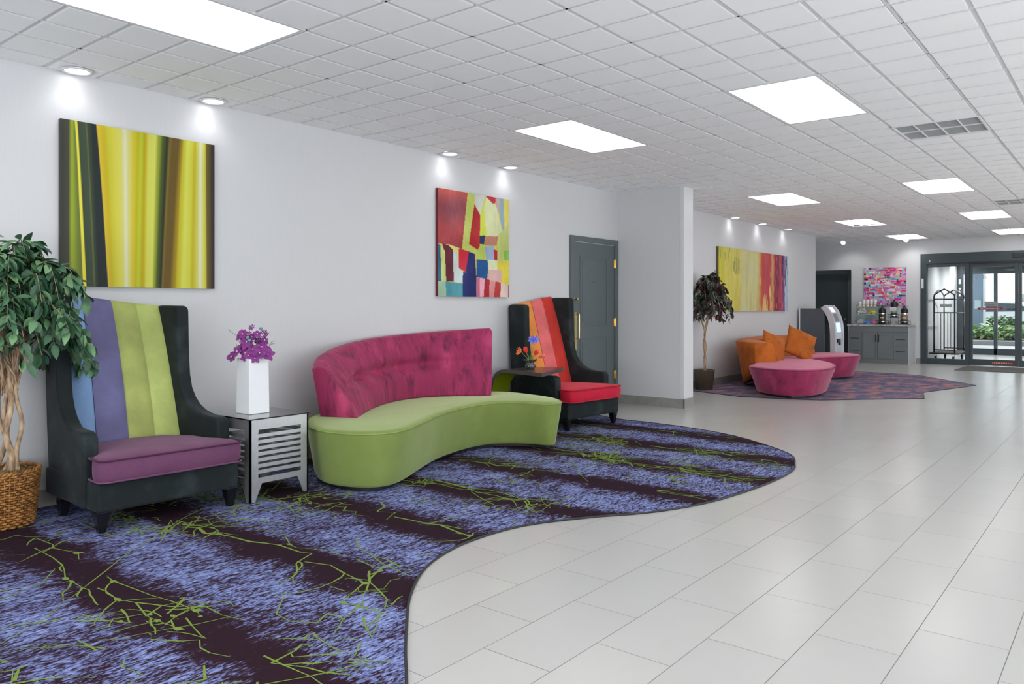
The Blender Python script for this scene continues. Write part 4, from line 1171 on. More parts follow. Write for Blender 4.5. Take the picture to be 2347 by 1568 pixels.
def tree(name, label, cat, base, stems, crown, leafmats, nb, per, L, W, wallx, seed, zmin, droop):
    """stems: list of (control points, r0, r1); crown: (cx,cy,cz,rx,ry,rz)"""
    rnd = random.Random(seed)
    t = thing(name, label, cat, base, 0)
    bx, by, bz = base
    for pts, r0, r1 in stems:
        P = spline(pts, 5); n = len(P)
        R = [(r0 + (r1 - r0) * i / (n - 1)) * (1 + .10 * noise.noise(Vector((i * .7, seed, r0 * 99)))) for i in range(n)]
        MB().tube(P, R, 9).obj('trunk', bark.m, t)
    cx, cy, cz, rx, ry, rz = crown
    tw = MB(); lf = MB()
    tops = [s[0][-1] for s in stems]
    for b in range(nb):
        th = rnd.uniform(0, 2 * pi); ph = rnd.uniform(-.35, 1.35); rr = rnd.uniform(.55, 1.0)
        end = Vector((cx + rx * rr * cos(th) * cos(ph), cy + ry * rr * sin(th) * cos(ph), cz + rz * rr * sin(ph)))
        src = Vector(rnd.choice(tops)) + Vector((0, 0, rnd.uniform(-.25, .05)))
        mid = (src + end) / 2 + Vector((rnd.uniform(-.05, .05), rnd.uniform(-.05, .05), rnd.uniform(.08, .22)))
        tip = end + Vector((cos(th), sin(th), 0)) * rx * .18 + Vector((0, 0, -droop * rnd.uniform(.5, 1.2)))
        P = spline([tuple(src), tuple(mid), tuple(end), tuple(tip)], 6)
        for p in P: pass
        P = [(max(x, wallx - bx + .01), y, z) for x, y, z in P]
        tw.tube(P, [.005 - .004 * i / (len(P) - 1) for i in range(len(P))], 5)
        for k in range(per):
            u = (.30 + .70 * (k + rnd.random()) / per) * (len(P) - 1); i = min(int(u), len(P) - 2)
            a, c = Vector(P[i]), Vector(P[i + 1]); p = a + (c - a) * (u - i); d = (c - a).normalized()
            sd = d.cross(Vector((0, 0, 1))); sd = sd if sd.length > .1 else Vector((1, 0, 0)); sd.normalize()
            out = d * rnd.uniform(.1, .9) + sd * rnd.choice((-1, 1)) * rnd.uniform(.3, 1.0) + Vector((0, 0, rnd.uniform(-1.0, .15))) + Vector((rnd.gauss(0, .25), rnd.gauss(0, .25), 0))
            ll = L * rnd.uniform(.7, 1.15); out.normalize()
            p = p + out * .008
            if p.x + out.x * ll + bx < wallx + .015 or p.z < zmin: continue
            leaf(lf, p, out, Vector((rnd.gauss(0, .35), rnd.gauss(0, .35), 1)), ll, W * rnd.uniform(.8, 1.15), rnd.choices(range(len(leafmats)), [m[1] for m in leafmats])[0])
    tw.obj('branches', bark.m, t)
    lf.obj('foliage', [m[0] for m in leafmats], t, recalc=False)
    return t
BXX, BYY = .262, 1.585
g1 = (leaf_mat('ficus_leaf_dark', (.022, .065, .036, 1), (.038, .10, .052, 1)), 5)
g2 = (leaf_mat('ficus_leaf', (.05, .14, .07, 1), (.08, .19, .095, 1)), 5)
g3 = (leaf_mat('ficus_leaf_light', (.12, .27, .12, 1), (.20, .36, .17, 1)), 3)
st = [([(.03, .02, .27), (.05, .03, .36), (.035, .00, .50), (.05, .02, .66), (.03, .02, .84), (.05, .03, .98)], .020, .012),
      ([(.07, .05, .27), (.055, .045, .40), (.075, .065, .56), (.045, .045, .72), (.06, .05, .98)], .013, .010),
      ([(-.02, -.01, .27), (.01, .02, .33), (.045, .01, .44), (.01, .0, .62), (.03, .02, .80), (.01, .0, .96)], .014, .010),
      ([(-.06, -.03, .27), (-.03, .02, .45), (-.05, -.01, .62), (-.02, .0, .95)], .014, .010)]
tree('potted_ficus', 'leafy green artificial ficus tree in a wicker basket at left edge', 'plant', (BXX, BYY, .006), st, (.10, .00, 1.14, .34, .40, .45), [g1, g2, g3], 135, 24, .082, .040, 0.0, 21, .70, .17)
def basket():
    t = thing('wicker_basket', 'round woven wicker basket holding the green ficus', 'basket', (BXX, BYY, .006), 0)
    wm = NT('honey_wicker'); f = wm.noise(wm.coords(), 30, 4)
    wm.l(wm.ramp(f, [(.3, C(92, 56, 24)), (.55, C(150, 102, 50)), (.8, C(190, 140, 78))]), wm.b.inputs['Base Color']); wm.b.inputs['Roughness'].default_value = .45
    mb = MB(); nst = 22; rows = 21; n = nst * 6
    for r in range(rows):
        z = .010 + r * .0138; rad = .138 + .030 * (z / .30)
        P = []
        for k in range(n):
            a = 2 * pi * k / n; w = .0085 * cos(nst * a + (pi if r % 2 else 0)); P.append(((rad + w) * cos(a), (rad + w) * sin(a), z + .0015 * sin(nst * a)))
        mb.tube(P, .0064, 6, closed=True)
    for k in range(nst * 2):
        a = pi * k / nst; mb.tube([((.137 + .030 * z / .30) * cos(a), (.137 + .030 * z / .30) * sin(a), z) for z in (.004, .1, .2, .298)], .0045, 5)
    mb.obj('woven_wall', wm.m, t)
    mb = MB()
    for ph in (0, 1):
        P = []
        for k in range(n):
            a = 2 * pi * k / n; P.append(((.170 + .006 * cos(nst * a + ph * pi)) * cos(a), (.170 + .006 * cos(nst * a + ph * pi)) * sin(a), .302 + .006 * sin(nst * a + ph * pi)))
        mb.tube(P, .0068, 6, closed=True)
    mb.obj('braided_rim', wm.m, t)
    mo = NT('dried_moss'); f = mo.noise(mo.coords(), 90, 5, .7); mo.l(mo.ramp(f, [(.3, C(96, 76, 46)), (.7, C(186, 158, 110))]), mo.b.inputs['Base Color']); mo.b.inputs['Roughness'].default_value = 1; mo.bump(f, 1.0, .01)
    mb = MB(); R = []
    for q_, z in ((.160, .262), (.13, .285), (.09, .292), (.04, .296), (.005, .296)):
        R.append([(q_ * cos(k * pi / 20), q_ * sin(k * pi / 20), z + .006 * noise.noise(Vector((q_ * 40 * cos(k * pi / 20), q_ * 40 * sin(k * pi / 20), 1)))) for k in range(40)])
    mb.rings(R, cap0=False); 
    rnd = random.Random(8)
    for k in range(260):
        a, r = rnd.uniform(0, 2 * pi), .155 * sqrt(rnd.random()); x, y = r * cos(a), r * sin(a); d = rnd.uniform(0, 6)
        mb.tube([(x, y, .290), (x + .012 * cos(d), y + .012 * sin(d), .302 + rnd.uniform(0, .008)), (x + .026 * cos(d), y + .026 * sin(d), .293)], .0012, 4)
    mb.obj('moss', mo.m, t)
basket()
# second ficus: green and burgundy, brown pot
QX, QY = .190, 10.58
st = [([(.0, .0, .24), (.012, .01, .45), (-.01, .0, .65), (.01, .0, .82), (-.05, -.02, 1.05), (-.10, -.06, 1.32)], .017, .010),
      ([(.02, .01, .24), (-.005, .0, .42), (.02, .01, .62), (.0, .0, .80), (.03, .03, 1.05), (.02, .02, 1.40)], .014, .009),
      ([(-.01, .01, .24), (.015, .0, .50), (.0, .01, .74), (.04, .04, 1.0), (.09, .09, 1.30)], .010, .007)]
h1 = (leaf_mat('dusty_dark_leaf', (.020, .035, .026, 1), (.045, .065, .050, 1)), 5)
h2 = (leaf_mat('burgundy_leaf', (.045, .010, .016, 1), (.10, .02, .035, 1)), 3)
h3 = (leaf_mat('grey_green_leaf', (.10, .16, .10, 1), (.20, .27, .19, 1)), 1.6)
tree('potted_ficus', 'sparse ficus tree with dark green and burgundy leaves in a brown pot', 'plant', (QX, QY, .006), st, (.10, .02, 1.33, .25, .32, .38), [h1, h2, h3], 52, 24, .085, .040, 0.0, 5, .88, .22)
t = thing('plant_pot', 'glossy brown round pot holding the burgundy ficus by the partition', 'pot', (QX, QY, .0068), 0)
MB().lathe([(.118, 0), (.120, .004), (.120, .045), (.126, .050), (.146, .275), (.150, .285), (.148, .29), (.138, .288), (.134, .24)], n=40, cap1=False).obj('pot_body', plain('brown_glazed_pot', C(72, 62, 50), .22, var=.06), t)
MB().lathe([(.137, .236), (.10, .245), (.02, .248)], n=24).obj('soil', plain('potting_soil', (.03, .022, .016, 1), 1, var=.4), t)

# ================================================================== CASH MACHINE
def atm():
    t = thing('cash_machine', 'curved silver cash machine with dark grey cabinet behind the pink sofa', 'cash machine', (.05, 15.06, .0068), 0)
    # local: x to the room, y along the wall, z up
    W = .52
    MB().box(.02, 0, .0, .47, W, 1.17).obj('side_cabinet', plain('graphite_laminate', C(72, 78, 84), .35, var=.02), t, bevel=.004)
    MB().box(.0, -.01, .0, .02, W + .01, 1.175).obj('back_edge', M['white_gloss'], t)
    cv = spline([(.40, 1.185), (.475, 1.09), (.530, .97), (.560, .84), (.572, .70), (.575, .50), (.575, .0)], 6)
    cv2 = spline([(.49, 1.235), (.575, 1.13), (.635, .99), (.665, .85), (.675, .70), (.675, .50), (.672, .0)], 6)
    poly = cv + cv2[::-1]
    # silver shell, recessed fascia between two rails
    sil = plain('silver_plastic', C(188, 188, 192), .3, .2, var=.02)
    for y0, y1 in ((-.012, .05), (W - .05, W + .012)):
        MB().prism_xz([(x, z) for x, z in poly], y0, y1).obj('side_rail', sil, t, bevel=.006)
    cv3 = [(x - .035 if z > .45 else x - .012, z) for x, z in cv2]
    MB().prism_xz(cv + cv3[::-1], .05, W - .05).obj('fascia', plain('pale_grey_plastic', C(170, 174, 184), .35), t)
    def panel(z0, z1, y0, y1, m, name, out=.006):
        def xa(z):
            for (xa_, za), (xb, zb) in zip(cv3, cv3[1:]):
                if zb <= z <= za: return xb + (xa_ - xb) * (z - zb) / max(1e-6, za - zb)
            return cv3[-1][0]
        vs = [(xa(z1) + out, y0, z1), (xa(z1) + out, y1, z1), (xa(z0) + out, y1, z0), (xa(z0) + out, y0, z0)]
        vs += [(x - .02, y, z) for x, y, z in vs]
        MB().add(vs, [(0, 1, 2, 3), (7, 6, 5, 4), (0, 4, 5, 1), (1, 5, 6, 2), (2, 6, 7, 3), (3, 7, 4, 0)]).obj(name, m, t)
    panel(1.10, 1.19, .14, W - .14, emit('lit_badge', (.80, .78, 1, 1), 1.0), 'lit_badge')
    panel(.93, 1.07, .12, W - .12, plain('screen_hood', C(118, 120, 126), .3), 'screen_hood')
    panel(.72, .90, .10, W - .10, emit('lit_screen', (.45, .66, .95, 1), .75), 'screen', .012)
    panel(.60, .70, .08, W - .08, plain('keypad_white', C(196, 198, 206), .3), 'keypad', .022)
    panel(.53, .595, .17, W - .22, M['black'], 'card_slot', .026)
    panel(.48, .60, W - .24, W - .19, M['black'], 'receipt_slot', .026)
atm()

# ================================================================== COFFEE CABINET
YC = 17.90
cabm = plain('grey_cabinet_paint', C(112, 116, 118), .45, var=.02)
def cabinet():
    t = thing('coffee_cabinet', 'grey shaker cabinet with black bar handles under the coffee urns', 'cabinet', (.169, YC, 0), 0)
    W, H, D = 1.206, .795, Y1 - YC - .012
    MB().box(.0, .012, .0, W - .02, D, H).obj('body', cabm, t)
    MB().box(W - .02, .0, .0, W, D, H).box(-.012, .0, .0, 0, D, H).obj('end_panel', plain('light_end_panel', C(178, 180, 184), .45), t)
    MB().box(.0, -.004, .0, W - .02, .012, .095).obj('toe_kick', cabm, t)
    def front(x0, z0, x1, z1, name, handle):
        mb = MB(); f = .032
        mb.box(x0, -.006, z0, x1, .012, z1)
        mb.box(x0, -.014, z0, x0 + f, -.006, z1).box(x1 - f, -.014, z0, x1, -.006, z1).box(x0 + f, -.014, z0, x1 - f, -.006, z0 + f).box(x0 + f, -.014, z1 - f, x1 - f, -.006, z1)
        o = mb.obj(name, cabm, t)
        if handle:
            (hx0, hz0, hx1, hz1) = handle
            v = hz1 - hz0 > hx1 - hx0
            hb = MB().box(hx0, -.040, hz0, hx1, -.030, hz1)
            if v: hb.box(hx0, -.032, hz0 + .015, hx1, -.014, hz0 + .027).box(hx0, -.032, hz1 - .027, hx1, -.014, hz1 - .015)
            else: hb.box(hx0 + .015, -.032, hz0, hx0 + .027, -.014, hz1).box(hx1 - .027, -.032, hz0, hx1 - .015, -.014, hz1)
            hb.obj('bar_handle', M['black'], o)
    MB().box(.004, -.006, .672, W - .024, .012, H - .004).obj('top_rail', cabm, t)
    front(.004, .385, .275, .664, 'drawer', (.055, .525, .225, .537)); front(.004, .10, .275, .378, 'drawer', (.055, .262, .225, .274))
    front(.283, .10, .585, .664, 'door', (.553, .46, .565, .62)); front(.593, .10, .897, .664, 'door', (.612, .46, .624, .62))
    front(.905, .385, W - .024, .664, 'drawer', (.955, .515, 1.135, .527)); front(.905, .10, W - .024, .378, 'drawer', (.955, .262, 1.135, .274))
    ct = NT('white_marble'); f = ct.noise(ct.coords(), 6, 6, .6, 1.2); ct.l(ct.ramp(f, [(.42, C(186, 184, 182)), (.5, C(140, 138, 138)), (.56, C(196, 195, 194))]), ct.b.inputs['Base Color']); ct.b.inputs['Roughness'].default_value = .2
    o = MB().box(.145, YC - .03, .796, 1.402, Y1 - .012, .828).box(.145, Y1 - .012, .796, 1.402, Y1 - .001, .90).obj('countertop', ct.m, bevel=.003)
    tag(o, 'white marble countertop with short upstand on the grey coffee cabinet', 'countertop')
cabinet()
ZC = .829
def cyl(mb, x, y, z0, z1, r0, r1=None, n=16): return mb.lathe([(r0, z0), (r1 or r0, z1)], x, y, n)
def airpot(label, x, y, z, h=.36, r=.066, band=C(60, 48, 40), low=C(40, 74, 52), sign=False):
    t = thing('coffee_airpot', label, 'coffee dispenser', (x, y, z), 0, 'airpots on the coffee counter')
    MB().lathe([(r, 0), (r + .003, .006), (r + .003, .03), (r, .034)], n=24).obj('base_ring', M['black'], t)
    MB().lathe([(r, .034), (r, h * .62)], n=28).obj('steel_body', M['chrome'], t)
    mb = MB(); n = 14
    for k in range(n):
        a0, a1 = -pi * .95 + k * pi * .9 / n, -pi * .95 + (k + 1) * pi * .9 / n
        mb.add([((r + .001) * cos(a), (r + .001) * sin(a), z_) for a, z_ in ((a0, .05), (a1, .05), (a1, h * .58), (a0, h * .58))], [(0, 1, 2, 3)], 0 if True else 1)
        mb.add([((r + .0016) * cos(a), (r + .0016) * sin(a), z_) for a, z_ in ((a0, .055), (a1, .055), (a1, .095), (a0, .095))], [(0, 1, 2, 3)], 1)
        if 4 < k < 11: mb.add([((r + .0018) * cos(a), (r + .0018) * sin(a), z_) for a, z_ in ((a0, .12), (a1, .12), (a1, .14), (a0, .14))], [(0, 1, 2, 3)], 2)
    mb.obj('wrap_label', [plain('coffee_label', band, .5, var=.35, nscale=25), plain('green_label_band', low, .5), plain('cream_label_print', C(200, 176, 140), .5)], t)
    MB().lathe([(r, h * .62), (r + .005, h * .65), (r + .006, h * .74), (r - .004, h * .86), (r * .62, h * .94), (r * .35, h * .97), (r * .3, h)], n=24).obj('lid', M['black'], t)
    MB().lathe([(.018, h), (.020, h + .008), (.016, h + .022), (.004, h + .026)], n=14).obj('pump_button', M['black'], t)
    MB().tube(spline([(0, -r * .5, h * .88), (0, -r * 1.3, h * .90), (0, -r * 1.55, h * .80)], 5), .010, 8).obj('spout', M['black'], t)
    MB().tube(spline([(-r - .004, 0, h * .74), (-r * .95, .02, h * .98), (0, .035, h * 1.07), (r * .95, .02, h * .98), (r + .004, 0, h * .74)], 5), .004, 6).obj('carry_handle', M['black'], t)
    if sign:
        MB().box(-.062, -r - .020, h * .40, .062, -r - .014, h * .62).obj('sign_card', plain('white_card', C(205, 208, 216), .6), t)
        MB().box(-.055, -r - .022, h * .485, .055, -r - .020, h * .50).obj('printed_line', plain('navy_print', C(80, 90, 120), .6), t)
airpot('black lidded airpot at left in the wire rack, brown label', .800, 18.12, ZC + .018)
airpot('black lidded airpot raised in the middle with white card', 1.005, 18.26, ZC + .155, sign=True, band=C(150, 150, 145))
airpot('black lidded airpot at right in the wire rack, steel and brown label', 1.235, 18.12, ZC + .018, band=C(120, 100, 80))
def rack():
    t = thing('airpot_rack', 'black wire rack holding the three coffee airpots', 'rack', (0, 0, ZC), 0)
    mb = MB(); w = .003
    def ring(x0, y0, x1, y1, z): mb.tube([(x0, y0, z), (x1, y0, z), (x1, y1, z), (x0, y1, z)], w, 6, closed=True)
    for x in (.800, 1.235):
        ring(x - .10, 18.02, x + .10, 18.22, .08); ring(x - .10, 18.02, x + .10, 18.22, .012)
        for a in (-.10, .10):
            for b in (18.02, 18.22): mb.tube([(x + a, b, 0), (x + a, b, .08)], w, 6)
    ring(.905, 18.17, 1.105, 18.35, .15); ring(.905, 18.17, 1.105, 18.35, .22)
    for a in (.905, 1.105):
        for b in (18.17, 18.35): mb.tube([(a, b, 0), (a, b, .22)], w, 6)
    mb.obj('wire_frame', M['black'], t)
    MB().box(.702, 18.022, .010, .898, 18.218, .0175).box(1.137, 18.022, .010, 1.333, 18.218, .0175).box(.907, 18.172, .148, 1.103, 18.348, .154).obj('drip_tray', M['black'], t)
rack()
def case():
    t = thing('condiment_case', 'clear acrylic three tier condiment case on the left of the counter', 'display case', (.30, 17.98, ZC), 0)
    w, d, h = .40, .36, .43
    a = M['frost']
    MB().box(0, 0, 0, .005, d, h).obj('side_pane', a, t); MB().box(w - .005, 0, 0, w, d, h).obj('side_pane', a, t)
    MB().box(.005, d - .005, 0, w - .005, d, h).obj('back_pane', a, t)
    for z in (.005, .215, .385): MB().box(.005, 0, z, w - .005, d - .005, z + .006).obj('shelf', plain('shelf_acrylic', C(188, 196, 198), .2), t)
case()
def cup(x, y, z, n, label, r=.034, h=.10):
    t = thing('paper_cup_stack', label, 'paper cups', (x, y, z), 0, 'stacked paper cups on the condiment case')
    R = [(r * .78, 0), (r, h - .004)]
    mb = MB().lathe([(r * .78, 0), (r * .98, h - .004), (r * 1.05, h), (r * .95, h), (r * .74, .006)], n=20, cap1=True)
    for k in range(1, n):
        mb.lathe([(r * 1.0, h - .004 + k * .012 - .010), (r * 1.04, h + k * .012), (r * .95, h + k * .012)], n=20)
    mb.obj('cups', plain('white_paper', (.82, .80, .78, 1), .6), t)
    MB().lathe([(r * .86, h * .22), (r * .93, h * .48)], n=20, cap0=False, cap1=False).xf(Matrix.Scale(1.012, 4)).obj('printed_band', plain('tan_print', C(206, 160, 124), .6, var=.25, nscale=40), t)
for i, (x, n, hh, lb) in enumerate([(.345, 3, .075, 'short wide stack of white cups at the left end of the case top'), (.425, 5, .10, 'second stack of white paper cups from the left on the case'), (.505, 5, .10, 'middle stack of white paper cups on the condiment case'), (.580, 5, .10, 'fourth stack of white paper cups from the left on the case'), (.655, 5, .10, 'rightmost stack of white paper cups on the condiment case')]):
    cup(x, 18.12, ZC + .392, n, lb, .042 if i == 0 else .034, hh)
def packets(name, label, x0, x1, y0, y1, z0, hgt, cnt, col, seed, wire=False):
    rnd = random.Random(seed); mb = MB()
    for k in range(cnt):
        u = rnd.random(); x = x0 + (x1 - x0) * rnd.random(); y = y0 + (y1 - y0) * rnd.random()
        z = z0 + .012 + hgt * u * (1 - abs(2 * (x - x0) / (x1 - x0) - 1) ** 2 * .7)
        if name == 'creamer_cups':
            P = MB().lathe([(.010, -.010), (.015, .008), (.018, .010), (.001, .0105)], n=8)
        else:
            P = MB().box(-.026, -.014, -.003, .026, .014, .003)
        P.xf(Matrix.Translation((x, y, z)) @ Matrix.Rotation(rnd.gauss(0, .4), 4, 'X') @ Matrix.Rotation(rnd.gauss(0, .3), 4, 'Y') @ Matrix.Rotation(rnd.uniform(-.6, .6), 4, 'Z'))
        mb.add(P.v, P.f, 0)
    o = mb.obj(name, plain(name + '_paper', col, .6, var=.1, nscale=20)); tag(o, label, 'packets', kind='stuff')
packets('creamer_cups', 'heaped white creamer cups on the middle shelf of the case', .33, .50, 18.02, 18.22, ZC + .222, .12, 110, (.82, .81, .78, 1), 1)
packets('sugar_packets', 'yellow and cream sweetener packets on the middle shelf', .54, .665, 18.02, 18.20, ZC + .222, .10, 70, C(226, 206, 110), 2)
packets('sweetener_packets', 'blue sweetener packets heaped on the bottom shelf', .43, .59, 18.02, 18.18, ZC + .012, .07, 60, C(130, 164, 214), 3)
packets('sugar_packets', 'white sugar packets heaped at left on the bottom shelf', .32, .42, 18.02, 18.18, ZC + .012, .08, 40, (.80, .81, .83, 1), 4)
packets('sweetener_packets', 'pink sweetener packets at right on the bottom shelf', .61, .675, 18.02, 18.18, ZC + .012, .10, 40, C(226, 130, 160), 5)

# ================================================================== ENTRANCE, VESTIBULE AND FORECOURT
AD = M['alu_dark']
def entrance():
    t = thing('door_3', 'dark framed automatic glass entrance doors in the end wall', 'door', (0, Y1, 0)); del t['category']; t['kind'] = 'structure'
    y0, y1 = -.02, .14
    f = MB().box(1.482, y0, 0, 1.600, y1, 2.335).box(4.88, y0, 0, 5.0, y1, 2.335).box(1.600, y0, 2.12, 4.88, y1, 2.335)
    f.box(2.305, .0, 0, 2.385, y1, 2.12).box(4.095, .0, 0, 4.175, y1, 2.12)
    f.box(1.600, .01, 2.05, 2.305, .10, 2.12).box(1.600, .01, 0, 2.305, .10, .118).box(4.175, .01, 2.05, 4.88, .10, 2.12).box(4.175, .01, 0, 4.88, .10, .118)
    f.obj('door_frame', AD, t, bevel=.003)
    MB().box(1.600, .05, .118, 2.305, .056, 2.05).box(4.175, .05, .118, 4.88, .056, 2.05).obj('side_glass', M['pane'], t)
    MB().box(2.385, -.035, 2.10, 4.095, -.018, 2.14).obj('sliding_track', M['black'], t)
    MB().box(3.15, -.075, 2.20, 3.33, -.0205, 2.28).obj('motion_sensor', M['black'], t, bevel=.006)
    MB().lathe([(.012, 0), (.012, .006)], n=10).xf(Matrix.Translation((1.66, -.021, 2.18)) @ Matrix.Rotation(pi / 2, 4, 'X')).obj('indicator_lamp', plain('pale_button', (.8, .8, .8, 1), .4), t)
    MB().box(1.500, -.032, 1.60, 1.545, -.0205, 1.81).obj('switch_plate', plain('switch_plate_white', (.62, .66, .68, 1), .4), t, bevel=.002)
    red = plain('red_sticker', C(130, 26, 26), .5); wht = plain('sticker_white', (.75, .75, .75, 1), .5); gry = plain('grey_sticker', C(128, 132, 132), .5); blk = M['black']
    for i, (xa, xb) in enumerate(((2.388, 3.238), (3.242, 4.092))):
        lf = MB().box(xa, .02, .01, xa + .058, .062, 2.10).box(xb - .058, .02, .01, xb, .062, 2.10).box(xa + .058, .02, .01, xb - .058, .062, .135).box(xa + .058, .02, 2.03, xb - .058, .062, 2.10).obj('sliding_leaf', AD, t, bevel=.002)
        MB().box(xa + .058, .038, .135, xb - .058, .044, 2.03).obj('glass_pane', M['pane'], lf)
        xm = xa if i == 0 else xa + .02
        sg = MB().box(xm + .265, .034, 1.222, xm + .475, .0378, 1.32)
        sg.obj('notice_sticker', gry, lf)
        mb = MB(); rnd = random.Random(i)
        for z, n in ((1.292, 7), (1.245, 9)):
            for k in range(n): mb.box(xm + .30 + k * .017 + (.01 if n == 7 else 0), .0325, z - .009, xm + .30 + k * .017 + .011, .0338, z + .009)
        mb.obj('printed_line', blk, lf)
        MB().box(xm + .165, .033, 1.150, xm + .565, .0378, 1.192).add([(xm + .165, .033, 1.142), (xm + .165, .033, 1.200), (xm + .135, .033, 1.171)], [(0, 1, 2)]).add([(xm + .565, .033, 1.142), (xm + .565, .033, 1.200), (xm + .595, .033, 1.171)], [(0, 2, 1)]).obj('red_arrow_strip', red, lf)
        mb = MB()
        for k in range(14): mb.box(xm + .20 + k * .024, .0318, 1.162, xm + .213 + k * .024, .0328, 1.180)
        mb.obj('printed_line', wht, lf)
        MB().box(xm + .385, .0185, .050, xb - .07, .0195, .092).obj('red_kick_strip', red, lf)
        mb = MB()
        for k in range(12): mb.box(xm + .405 + k * .030, .0172, .058, xm + .421 + k * .030, .0183, .084)
        mb.obj('printed_line', plain('faded_print', C(200, 150, 130), .5), lf)
        if i == 0:
            MB().box(xb - .19, .0, 1.15, xb - .03, .018, 1.175).obj('pull_bar', blk, lf)
            cu = bpy.data.curves.new('street_number', 'FONT'); cu.body = '3010'; cu.size = .105; cu.align_x = 'RIGHT'; cu.extrude = .0006
            cu.materials.append(plain('etched_grey_vinyl', (.26, .28, .30, 1), .6))
            o = bpy.data.objects.new('street_number', cu); COL.objects.link(o); o.parent = lf; o.location = (2.49, .036, 1.79); o.rotation_euler = (pi / 2, 0, 0); o.scale = (-1, 1, 1)
    MB().box(1.84, .046, 1.205, 2.065, .0498, 1.265).obj('notice_sticker', gry, t)
entrance()
o = MB().prism([(2.376, 16.83), (4.8, 16.83), (4.8, 18.12), (2.40, 18.10)], .0005, .010).obj('entrance_mat', plain('charcoal_mat', C(92, 92, 88), .95, var=.12, nscale=120, bump=.6))
tag(o, 'dark grey entrance mat on the tiles before the glass doors', 'doormat')

YV = 22.9
vw = MB().box(1.26, Y1 + .2, 0, 1.46, YV + .15, 2.7).box(5.02, Y1 + .2, 0, 5.22, YV + .15, 2.7)
struct(vw.obj('wall_vestibule', plain('vestibule_wall_paint', (.80, .80, .81, 1), .7)))
struct(MB().box(1.26, Y1 + .2, 2.5, 5.22, YV + .15, 2.6).obj('ceiling_vestibule', plain('vestibule_soffit', (.20, .20, .20, 1), .7)))
def outer_doors():
    t = thing('door_4', 'outer pair of dark framed glass doors of the vestibule', 'door', (0, YV, 0)); del t['category']; t['kind'] = 'structure'
    mb = MB().box(1.46, 0, 0, 1.59, .12, 2.5).box(4.89, 0, 0, 5.02, .12, 2.5).box(1.59, 0, 2.05, 4.89, .12, 2.5)
    for x in (2.27, 3.21, 4.15): mb.box(x, .0, 0, x + .075, .12, 2.05)
    mb.box(1.59, .0, 0, 4.89, .10, .16)
    mb.obj('door_frame', AD, t, bevel=.003)
    MB().box(1.59, .05, .16, 4.89, .056, 2.05).obj('glass_pane', M['pane'], t)
    MB().box(1.50, -.012, 1.80, 1.54, -.001, 1.92).box(1.50, -.012, 1.48, 1.54, -.001, 1.70).obj('card_reader', M['white_gloss'], t)
outer_doors()
for x, y, lb in ((2.15, 21.4, 'first round downlight in the vestibule ceiling'), (2.15, 20.2, 'second round downlight in the vestibule ceiling'), (1.62, 22.3, 'vestibule downlight washing the side wall end')):
    t = thing('recessed_downlight', lb, 'downlight', (x, y, 2.497), 0, 'vestibule downlights')
    MB().lathe([(.08, 0), (.07, -.006)], n=16).obj('lens', M['lens'], t)
    d = bpy.data.lights.new('vestibule_beam', 'SPOT'); d.energy = 100; d.spot_size = 2.6; d.spot_blend = 1; d.shadow_soft_size = .06
    s_ = bpy.data.objects.new('vestibule_beam', d); COL.objects.link(s_); s_.parent = t; s_.location = (0, 0, -.03)

def cart():
    t = thing('luggage_cart', 'tubular luggage cart with arched top parked in the vestibule', 'luggage cart', (1.60, 19.20, 0), 0)
    br = plain('bronze_tube', (.06, .05, .052, 1), .3, .6)
    W, L = .40, 1.15; z0, z1, zt = .215, 1.42, 1.585
    T = lambda pts, r=.014: MB().tube(pts, r, 8).obj('tube_rail', br, t)
    for x in (0, W):
        for y in (0, L):
            MB().tube([(x, y, .19), (x, y, z1)], .0145, 8).obj('post', br, t)
    for y in (0, L):
        T(spline([(0, y, z1), (.02, y, z1 + .06), (W * .45, y, zt), (W * .55, y, zt), (W - .02, y, z1 + .06), (W, y, z1)], 5))
        for z in (z0 + .05, 1.08, z1 - .04): T([(0, y, z), (W, y, z)], .011)
        for x in (W * .34, W * .67): T([(x, y, z0 + .05), (x, y, 1.08)], .007)
    for x in (0, W):
        T(spline([(x, 0, z1), (x, .08, z1 + .07), (x, L / 2, zt), (x, L - .08, z1 + .07), (x, L, z1)], 5)); T([(x, 0, 1.08), (x, L, 1.08)], .011)
    MB().box(-.09, -.09, .175, W + .09, L + .09, .205).obj('deck', plain('cart_carpet', (.06, .055, .055, 1), .8), t, bevel=.012)
    for x in (.03, W - .03):
        for y in (.03, L - .03):
            w = MB().lathe([(.03, -.016), (.062, -.014), (.062, .014), (.03, .016)], n=20).xf(Matrix.Translation((x, y, .063)) @ Matrix.Rotation(pi / 2, 4, 'Y')).obj('wheel', M['black'], t)
            MB().box(x - .028, y - .012, .06, x - .020, y + .012, .175).box(x + .020, y - .012, .06, x + .028, y + .012, .175).obj('wheel_fork', M['chrome'], w)
cart()

